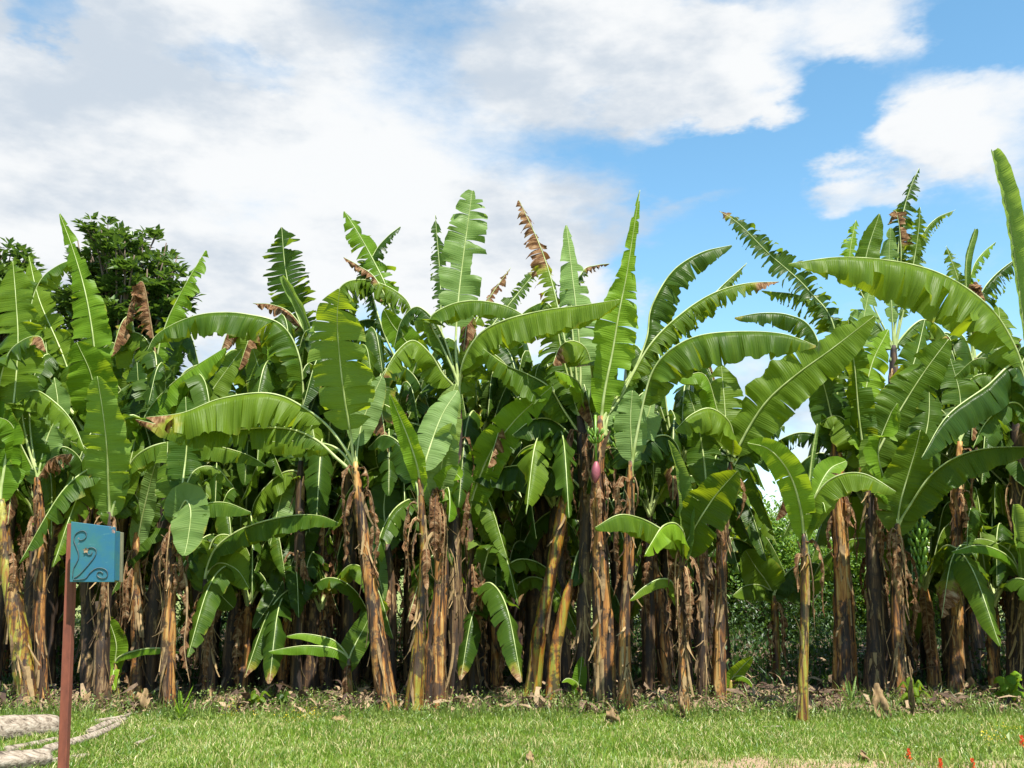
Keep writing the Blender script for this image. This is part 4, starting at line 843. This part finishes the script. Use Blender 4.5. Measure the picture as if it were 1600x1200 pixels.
# ------------------------------------------------------------------ blue box on its rusty post
D = 4.5; k = D / F
def bp(px, py, d=0.): return at(px, py, D + d)
foot = bp(110, 880); foot[2] = 0; root = empty('post_mounted_box', foot)
tag(root, 'small blue painted wooden box with black iron scrolls on a rusty square post', 'box on post')
pm = MB(); lt, lb = bp(104.5, 818, .0), bp(89, 1200, .0); rt, rb_ = bp(117.5, 818, .0), bp(102.5, 1200, .0)
dirp = (lb - lt) / (lt[2] - lb[2]); lo_ = lt + dirp * (lt[2] + .05)
wv = (rt[0] - lt[0]); a0, a1 = lo_, lt
v = [a0, a0 + (wv, 0, 0), a0 + (wv, wv, 0), a0 + (0, wv, 0), a1, a1 + (wv, 0, 0), a1 + (wv, wv, 0), a1 + (0, wv, 0)]
pm.add(v, [(0, 3, 2, 1), (4, 5, 6, 7), (0, 1, 5, 4), (1, 2, 6, 5), (2, 3, 7, 6), (3, 0, 4, 7)])
post = pm.build('post', M['rust'], root, foot, smooth=False)
b_ = post.modifiers.new('bevel', 'BEVEL'); b_.width = .003
d0 = -.085
pn = [bp(111, 815, d0), bp(179.5, 823.5, d0), bp(177.5, 909.5, d0), bp(109, 909.5, d0)]
def slab(name, quad, th, m, par, bevel=.0015):
    mb = MB(); q = np.array(quad); qb = q + (0, th, 0); v = np.vstack([q, qb]); mb.add(v, [(0, 3, 2, 1), (4, 5, 6, 7), (0, 1, 5, 4), (1, 2, 6, 5), (2, 3, 7, 6), (3, 0, 4, 7)])
    o = mb.build(name, m, par, foot, smooth=False); b_ = o.modifiers.new('bevel', 'BEVEL'); b_.width = bevel; return o
front = slab('front_panel', pn, .012, M['blue'], root)
q = np.array(pn); inn = [q[0] + (.012, 0.0, -.018), q[1] + (-.006, 0, -.018), q[2] + (-.006, 0, .006), q[3] + (.012, 0, .006)]
body = slab('box_body', [p + (0, .013, 0) for p in inn], .068, M['blue'], root)
backb = slab('back_board', [q[0] + (.004, .083, -.020), q[1] + (.003, .083, -.022), q[2] + (.003, .083, -.002), q[3] + (.004, .083, -.002)], .018, M['ply'], root)
mb = MB()
for pts in ([(235, 790), (245, 700), (270, 650), (300, 580), (300, 520), (270, 440), (250, 380), (265, 320), (310, 285), (360, 280), (388, 310), (380, 355), (340, 380), (305, 378)],
            [(250, 800), (300, 770), (350, 720), (420, 640), (480, 560), (497, 500), (470, 468), (420, 465), (395, 500), (410, 540), (445, 535), (450, 510)],
            [(240, 820), (320, 815), (380, 800), (430, 740), (490, 695), (550, 688), (605, 710), (622, 755), (605, 795), (550, 800), (510, 775), (510, 740), (545, 728), (572, 750)]):
    p, _ = catmull([bp(80 + a * .1417, 790 + c * .1417, d0 - .003) for a, c in pts], 60); tube(mb, p, .0021, 6)
mb.build('iron_scroll', M['iron'], front, foot)
mb = MB(); c0 = bp(134.5, 860, d0 - .004); t = np.linspace(0, 6.28, 14); 
for k_ in range(5):
    a = k_ * 1.256 + .4; cc = c0 + np.array((math.cos(a), 0, math.sin(a))) * .006; dd = np.array((math.cos(a), 0, math.sin(a))) * .008; sd = np.array((-math.sin(a), 0, math.cos(a))) * .006
    mb.add([cc - dd, cc + sd + (0, -.002, 0), cc + dd + (0, -.004, 0), cc - sd + (0, -.002, 0)], [(0, 1, 2, 3)])
mb.build('rosette', M['litter'], front, foot)
# ------------------------------------------------------------------ logs and fallen pieces
def log(label, a, b, ra, rb, seed, name='log', cat='log', zs=1., bend=.04):
    rs = np.random.default_rng(seed); Da, Db = ground_depth(a[1]), ground_depth(b[1]); A, B = at(*a, Da), at(*b, Db); A[2], B[2] = ra * .8, rb * .8
    mid = (A + B) / 2 + rs.normal(0, bend, 3) * (1, 1, .2); p, L = catmull([A, mid, B], 22); j = 1 + rs.normal(0, .03, (1, 16)) + rs.normal(0, .02, (22, 16)) + .10 * np.sin(np.arange(16) * 1.7 + rs.uniform(0, 6))[None] 
    mb = MB(); j *= 1 - .35 * np.clip((np.arange(22)[:, None] - 19.5) / 2, 0, 1) * rs.random(16)[None]; tube(mb, p, np.linspace(ra, rb, 22), 16, 0, True, j)
    return tag(mb.build(name, M['wood'], None, (A + B) / 2), label, cat, 'weathered logs at the lower left')
log('thick pale brown log with a broken end behind the rusty post at the left edge', (-60, 1166), (88, 1148), .13, .10, 1)
log('bleached white log lying nearest the camera at the lower left corner', (-60, 1215), (76, 1199), .10, .08, 2)
log('thin brown stick leaning across the grass just right of the post', (100, 1165), (168, 1150), .018, .012, 21, 'branch', 'branch')
log('broken grey branch lying between the two big logs', (10, 1178), (92, 1160), .035, .03, 22, 'branch', 'branch')
log('crooked grey branch behind the slender one, near the shade edge', (150, 1132), (205, 1118), .03, .02, 23, 'branch', 'branch', 1., .12)
log('slender grey branch lying from the post up to the right in the grass', (70, 1180), (192, 1133), .045, .03, 3, 'branch', 'branch')
log('short grey branch stub lying just behind the slender one', (140, 1150), (196, 1128), .04, .025, 4, 'branch', 'branch')
log('pale thin branch lying flat in the grass in front of the slender grey one', (20, 1205), (138, 1184), .032, .022, 5, 'branch', 'branch')
log('small grey stick end poking out of the grass right of the branches', (214, 1168), (240, 1143), .028, .022, 6, 'branch', 'branch')
log('pale grey stick lying level in the grass at the shade edge left of centre', (252, 1142), (296, 1138), .018, .014, 7, 'branch', 'branch')
log('dark split stick lying flat in the lawn left of the young lone banana plant', (1165, 1134), (1222, 1138), .018, .015, 8, 'branch', 'branch')
def fallen(label, px, py, w, h, seed, tilt=.5, name='fallen_leaf', cat='dry leaf', lift=0., m='straw'):
    rs = np.random.default_rng(seed); D_ = ground_depth(py); c = at(px, py, D_); c[2] = 0; k_ = D_ / F; mb = MB(); n, r = 12, 8
    u = np.linspace(-1, 1, n); v = np.linspace(0, 1, r); U, V = np.meshgrid(u, v, indexing='ij')
    wid = (w * k_) * (.55 + .45 * np.sin(math.pi * (V * .8 + .1))) * .5; x_ = U * wid * (1 + .12 * rs.normal(0, 1, (1, r))); z_ = V * h * k_
    y_ = V * h * k_ * tilt + .05 * np.sin(U * 5 + rs.uniform(0, 6)) * (w * k_ / .3) + .04 * np.sin(V * 8 + U * 2) + .025 * rs.normal(0, 1, U.shape) * .5
    z_ = z_ * (1 + .12 * np.sin(U * 4 + 1)) + .0
    i, j = np.meshgrid(np.arange(n - 1), np.arange(r - 1), indexing='ij')
    mb.add(np.stack([x_, y_, z_], -1).reshape(-1, 3) + c, np.stack([i * r + j, (i + 1) * r + j, (i + 1) * r + j + 1, i * r + j + 1], -1).reshape(-1, 4))
    o = mb.build(name, M[m], None, c); s_ = o.modifiers.new('thickness', 'SOLIDIFY'); s_.thickness = .004; return tag(o, label, cat, 'fallen dry leaves')
fallen('large crumpled pale dry leaf at the lawn edge right of the young lone plant', 1383, 1126, 26, 46, 1)
fallen('upright white strip of dry sheath at the foot of the rolled leaf plant', 1067, 1126, 8, 36, 2, .1)
fallen('curled pale dry leaf standing left of the stem with the hanging tan leaf', 218, 1118, 22, 34, 3, .3)
fallen('brown dry leaf folded like a tent over the end of the thick log', 30, 1112, 30, 18, 4, .8)
fallen('pale dry leaf leaning between two brown stems right of the post', 133, 1108, 14, 22, 5, .3)
fallen('broad grey dry leaf lying flat in the shade left of centre', 350, 1106, 42, 12, 6, 2.5)
fallen('crumpled brown leaf in front of the central clump', 958, 1133, 22, 20, 7, .6)
fallen('grey leaf scrap lying in the lawn at the lower centre', 828, 1197, 14, 16, 8, .8)
fallen('small crumpled pale leaf on the lawn right of centre', 1352, 1192, 12, 14, 9, .6)
fallen('long tan dry leaf lying under the right clump', 1480, 1102, 70, 10, 10, 2.5)
fallen('thin white dry stalk standing before the banana plant with the green bunch', 1425, 1122, 5, 80, 11, -.1)
fallen('round pale stone coloured leaf lying at the shade edge by the leaning stem', 527, 1132, 26, 9, 12, 2.5)
# broad leafed weed and spiky weed
def weed(label, px, py, h, n, wl, seed, m, spiky=False):
    rs = np.random.default_rng(seed); D_ = ground_depth(py); c = at(px, py, D_); c[2] = 0; k_ = D_ / F; root = empty('weed', c); tag(root, label, 'weed', 'single weeds at the lawn edge'); H = h * k_
    mb = MB(); tube(mb, [c, c + (0.01, 0, H * .3), c + (0, 0, H * .55)], (.012, .009, .005), 6); mb.build('stem', M['weed'], root, c)
    for q_ in range(n):
        a = q_ * 2.4 + rs.uniform(0, .4); o = np.array((math.cos(a), math.sin(a), 0)); e = rs.uniform(.3, 1)
        z0 = H * .5 * q_ / n; p, L = catmull([c + (0, 0, z0), c + o * H * .35 * e + (0, 0, z0 + H * (.35 + .3 * (q_ / n))), c + o * H * (.75 if not spiky else .5) * e + (0, 0, z0 + H * (.3 if not spiky else .8) * (.6 + q_ / n * .5))], 12)
        lb_ = MB(); blade(lb_, p, L, 'D', wl * k_, rs, 0, 0, .1, rows=4, dl=15, dr=15, grav=.2); lb_.build('leaf', M[m], root, c)
weed('bushy weed with broad bright leaves at the right edge of the photo', 1582, 1104, 48, 9, 11, 1, 'bright')
weed('spiky tuft of thin leaves between the young lone plant and the right clump', 1331, 1112, 42, 10, 2.2, 2, 'pale', True)
weed('leafy green weed at the foot of the banana plant with the green bunch', 1428, 1112, 46, 12, 6, 3, 'leaf')
weed('low dark weed in the shade left of centre', 400, 1112, 30, 10, 7, 4, 'leaf')
weed('dark weed beside the grey flat leaf in the shade', 440, 1110, 26, 9, 7, 5, 'dark')
weed('grassy weed at the foot of the stem with the hanging tan leaf', 282, 1128, 40, 9, 3, 6, 'bright', True)
# red flowers in the lower right corner, nearest the camera
def red_flower(label, px, py, D_, s, seed):
    rs = np.random.default_rng(seed); top = at(px, py, D_); c = top.copy(); c[2] = 0; root = empty('red_flower', c); tag(root, label, 'flower', 'red flowers in the lower right corner')
    mb = MB(); tube(mb, [c, (c + top) / 2 + (.015, 0, 0), top], (.005, .004, .003), 6); mb.build('stem', M['weed'], root, c)
    fm = MB()
    for q_ in range(16):
        a = q_ * 2.4; z = (q_ / 16) * s; o = np.array((math.cos(a), math.sin(a), 0)); p0 = top + (0, 0, z - s * .5); e = p0 + o * s * rs.uniform(.2, .5) * (1.1 - q_ / 20) + (0, 0, s * .3); sd = np.array((-math.sin(a), math.cos(a), 0)) * s * .15
        fm.add([p0, (p0 + e) / 2 + sd, e, (p0 + e) / 2 - sd], [(0, 1, 2, 3)])
    fm.build('petals', M['red'], root, c, smooth=False)
    lm = MB(); cen = c + np.outer(np.linspace(.2, .8, 5), top - c); leaf_cloud(lm, cen, 7, .07, rs); lm.build('leaf', M['weed'], root, c, smooth=False)
red_flower('red flower spike leftmost and highest of those in the lower right', 1420, 1180, 7.6, .075, 1)
red_flower('red flower cut by the bottom edge, second from the left', 1470, 1197, 7.5, .085, 2)
red_flower('red flower with a dark stalk tip at the bottom edge, third from the left', 1520, 1197, 7.5, .085, 3)
red_flower('red flower cut by the right edge of the photo', 1597, 1160, 7.7, .08, 4)
mb = MB()
for (px, py) in ((478, 1124), (450, 1130), (1545, 1165), (1560, 1160), (1570, 1150), (365, 1122), (490, 1120)):
    D_ = ground_depth(py); c = at(px, py, D_); leaf_cloud(mb, c + rg.normal(0, .05, (7, 3)) * (1.4, 1, .5) + (0, 0, .05), 6, .022, rg)
tag(mb.build('small_yellow_flowers', M['yellow'], smooth=False), 'tiny yellow flowers scattered in the lawn and weeds', 'yellow flowers', kind='stuff')

for o in bpy.data.objects:
    if 'label' in o and len(o['label'].split()) > 16: print('LONG', o.name, len(o['label'].split()), o['label'])
